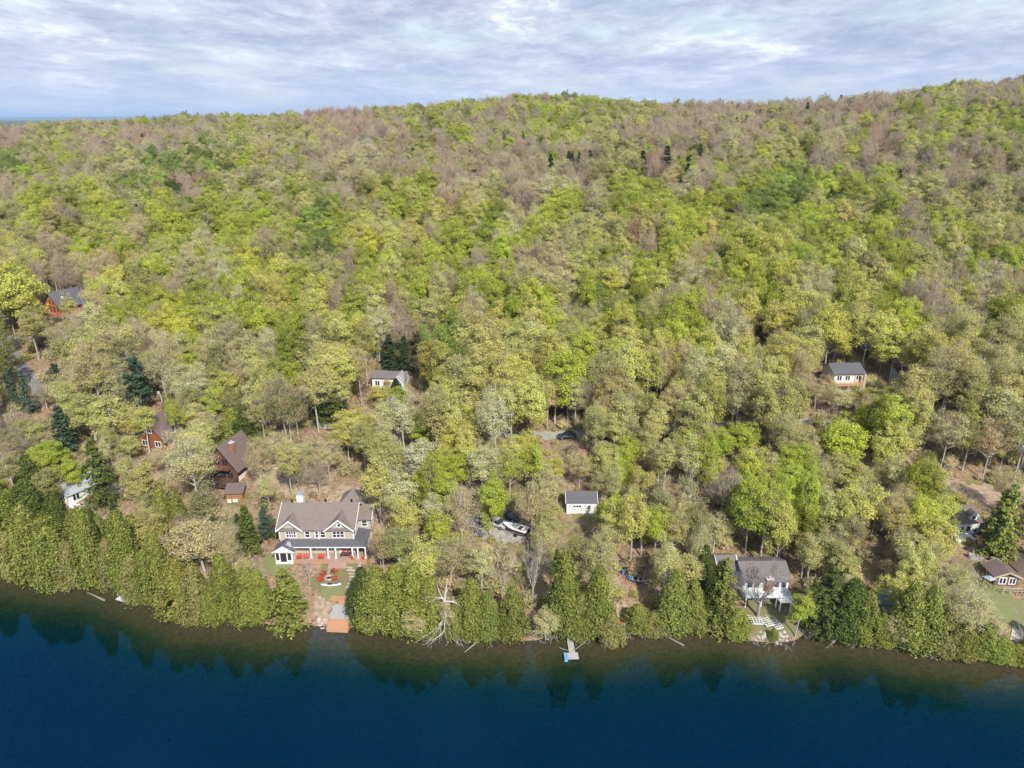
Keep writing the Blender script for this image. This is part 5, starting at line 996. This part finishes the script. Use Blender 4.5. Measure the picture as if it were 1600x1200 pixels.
# --- which of them stand as things of their own: the hand placed ones and, of each kind, those that show largest
for t in TREES:
    a = project(t['x'], t['y'], t['z'] + t['h'] * .6); t['px'], t['py'], t['size'] = a[0], a[1], t['w'] * t['h'] * (FPX / a[2]) ** 2
n_hand = len(KEEP); rest = TREES[n_hand:]; single = TREES[:n_hand]; mass = []
LIMIT = dict(leafy_tree=290, budding_tree=140, bare_tree=80, cedar_tree=120)
count = {}
for t in single: count[NAME[t['kind']]] = count.get(NAME[t['kind']], 0) + 1
for t in sorted(rest, key=lambda t: -t['size']):
    nm = NAME[t['kind']]
    if -20 < t['px'] < 1620 and count.get(nm, 0) < LIMIT.get(nm, 60): count[nm] = count.get(nm, 0) + 1; single.append(t)
    else: mass.append(t)
print('SINGLE', count, 'MASS', len(mass))
ORD = ['', 'second ', 'third ', 'fourth ', 'fifth ', 'sixth ', 'seventh ', 'eighth ', 'ninth ', 'tenth ', 'eleventh ', 'twelfth ', 'thirteenth ', 'fourteenth ', 'fifteenth ', 'sixteenth ', 'seventeenth ', 'eighteenth ', 'nineteenth ', 'twentieth ']
SECTOR = ['right of', 'uphill right of', 'uphill behind', 'uphill left of', 'left of', 'downhill left of', 'in front of', 'downhill right of']
fam = {}
for t in single:
    if t['label']: continue
    name, lx, ly = min(LANDMARKS, key=lambda m: (m[1] - t['x']) ** 2 + (m[2] - t['y']) ** 2)
    dx, dy = t['x'] - lx, t['y'] - ly; t['d'] = math.hypot(dx, dy); sec = int(round(math.atan2(dy, dx) / (math.pi / 4))) % 8
    tall = 'tall ' if t['h'] > 14.3 else 'low ' if t['h'] < 7 else ''
    t['base'] = (tall + WORD[t['code']] + ' ' + FORM[t['kind']]).replace('leafless grey brown twiggy tree', 'leafless grey brown tree').replace('yellow green cedar', 'yellow green cedar'); t['where'] = SECTOR[sec] + ' ' + name
    fam.setdefault((t['base'], t['where']), []).append(t)
for (base, where), ts in fam.items():
    ts.sort(key=lambda t: t['d'])
    for i, t in enumerate(ts): t['label'] = f"{('nearest ' if i == 0 else ORD[i]) if len(ts) > 1 and i < len(ORD) else ''}{'nearest ' if len(ts) > 1 and i else ''}{base} {where}"
CAT = dict(full='leafy tree', airy='leafy tree', bud='budding tree', leafless='bare tree', cedar='cedar', hemlock='hemlock', spruce='spruce', pine='pine', shrub='shrub', bare='bare tree', dead='dead tree')
GROUP = dict(leafy_tree='leafy trees of the slope', budding_tree='budding trees of the slope', bare_tree='bare trees of the slope', cedar_tree='cedars along the shore', hemlock_tree='hemlocks among the cedars', spruce_tree='spruces scattered through the woods', pine_tree='pines near the driveway')
for t in single:
    tm, cm, H, W = PROTO[t['kind']][t['v']]; nm = NAME[t['kind']]
    o = thing(nm, t['label'], CAT[t['kind']], (t['x'], t['y'], t['z']), t['rot'], GROUP.get(nm)); o.scale = (t['w'] / W, t['w'] / W, t['h'] / H)
    k = bpy.data.objects.new('trunk', tm); COL.objects.link(k); k.parent = o
    if cm is not None: k = bpy.data.objects.new('crown', cm); COL.objects.link(k); k.parent = o; k['tint'] = [float(v) for v in t['tint']]
# --- the rest of the forest, beyond counting: one object that instances the same kinds of tree
def instancer(name, label, protos, P, idx, rot, scl, tint):
    src = bpy.data.collections.new(name + '_kinds')
    for i, me in enumerate(protos): src.objects.link(bpy.data.objects.new(f'{name}_kind_{i:03d}', me))
    me = bpy.data.meshes.new(name); me.vertices.add(len(P)); me.vertices.foreach_set('co', np.asarray(P, np.float32).ravel())
    for an, ty, key, dat in (('idx', 'INT', 'value', np.asarray(idx, np.int32)), ('rot', 'FLOAT_VECTOR', 'vector', np.asarray(rot, np.float32)), ('scl', 'FLOAT_VECTOR', 'vector', np.asarray(scl, np.float32)), ('tint', 'FLOAT_VECTOR', 'vector', np.asarray(tint, np.float32))):
        a = me.attributes.new(an, ty, 'POINT'); a.data.foreach_set(key, dat.ravel())
    o = bpy.data.objects.new(name, me); COL.objects.link(o); tag(o, label, kind='stuff')
    ng = bpy.data.node_groups.new(name + '_scatter', 'GeometryNodeTree'); ng.interface.new_socket('Geometry', in_out='INPUT', socket_type='NodeSocketGeometry'); ng.interface.new_socket('Geometry', in_out='OUTPUT', socket_type='NodeSocketGeometry')
    n, l = ng.nodes.new, ng.links.new; gi, go_ = n('NodeGroupInput'), n('NodeGroupOutput'); ci = n('GeometryNodeCollectionInfo'); ci.inputs['Collection'].default_value = src; ci.inputs['Separate Children'].default_value = True; ci.inputs['Reset Children'].default_value = True
    ip = n('GeometryNodeInstanceOnPoints'); ip.inputs['Pick Instance'].default_value = True; l(gi.outputs[0], ip.inputs['Points']); l(ci.outputs[0], ip.inputs['Instance'])
    for an, ty, sock in (('idx', 'INT', 'Instance Index'), ('rot', 'FLOAT_VECTOR', 'Rotation'), ('scl', 'FLOAT_VECTOR', 'Scale')):
        q = n('GeometryNodeInputNamedAttribute'); q.data_type = ty; q.inputs['Name'].default_value = an; l(q.outputs['Attribute'], ip.inputs[sock])
    l(ip.outputs[0], go_.inputs[0]); md = o.modifiers.new('scatter', 'NODES'); md.node_group = ng; return o
def whole(tm, cm, name):
    if cm is None: return tm
    V, F, I, o = [], [], [], 0
    for me, k0 in ((tm, 0), (cm, len(tm.materials))):
        v = np.empty(len(me.vertices) * 3, np.float32); me.vertices.foreach_get('co', v); f = np.empty(len(me.loops), np.int32); me.loops.foreach_get('vertex_index', f); mi = np.empty(len(me.polygons), np.int32); me.polygons.foreach_get('material_index', mi)
        V.append(v.reshape(-1, 3)); F.append(f.reshape(-1, 4) + o); I.append(mi + k0); o += len(me.vertices)
    return raw_mesh(name, np.concatenate(V), np.concatenate(F), list(tm.materials) + list(cm.materials), np.concatenate(I))
keys, protos = {}, []
for kd in ('full', 'airy', 'bud', 'leafless', 'cedar', 'spruce'):
    for v, (tm, cm, H, W) in enumerate(PROTO[kd]): keys[kd, v] = len(protos); protos.append(whole(tm, cm, 'forest_tree'))
if mass:
    instancer('forest', 'continuous spring forest of green, olive and grey brown crowns up to the ridge', protos, [(t['x'], t['y'], t['z']) for t in mass], [keys[t['kind'], t['v']] for t in mass], [(0, 0, t['rot']) for t in mass], [(t['w'] / PROTO[t['kind']][t['v']][3],) * 2 + (t['h'] / PROTO[t['kind']][t['v']][2],) for t in mass], [t['tint'] for t in mass])
# --- low growth under the trees
P, idx, rot, scl, tint = [], [], [], [], []
for (x, y) in scatter(90, 250, 2.6, .6):
    s = y - float(shore_y(x))
    if s < 1.0 or RNG.random() < .28 or blocked(x, y, -.9): continue
    z = gz(x, y); h = .8 + 3.6 * RNG.random() ** 2; wd = h * 1.05
    if screens(x, y, z, h, wd, 0): h *= .26; wd *= .35
    P.append((x, y, z - .1)); idx.append(int(RNG.integers(3))); rot.append((0, 0, RNG.random() * 6.28)); scl.append((wd / 3.0, wd / 3.0, h / 3.2)); c = 'OOPPPTBYL'[int(RNG.integers(9))]; tint.append(np.array(TINT[c]) * (1 + .15 * RNG.normal()))
instancer('undergrowth', 'low brush and saplings scattered over the brown forest floor', [whole(a, b_, 'brush') for a, b_, _, _ in PROTO['shrub']], P, idx, rot, scl, tint)
# --- low branches and twigs that trail in the water along the shore
b = MB()
for i in range(90):
    px = random.choice((random.uniform(640, 780), random.uniform(820, 1060), random.uniform(1180, 1580))); x = (px - 800) / FPX * 105; y = float(shore_y(x)); tips = []
    limb(b, Vector((x, y + .5, .5)), Vector((random.gauss(0, .6), -1, random.uniform(-.1, .35))), random.uniform(.9, 2.0), .035, .2, tips, 2, 3, -.1, .7)
o = b.obj('driftwood_twigs', DEADW); tag(o, 'tangle of grey twigs trailing in the water along the shore', kind='stuff')
# --- air
hz_ = bpy.data.materials.new('air'); hz_.use_nodes = True; t = hz_.node_tree; t.nodes.clear(); oo = t.nodes.new('ShaderNodeOutputMaterial'); pv = t.nodes.new('ShaderNodeVolumePrincipled'); pv.inputs['Color'].default_value = (.48, .71, 1.0, 1); pv.inputs['Density'].default_value = HAZE; t.links.new(pv.outputs[0], oo.inputs['Volume'])
if HAZE > 0:
    o = MB().box(-21800, 21800, -3100, 27000, -9, 175).obj('haze', hz_); tag(o, 'thin pale air between the camera and the far hills', kind='stuff')
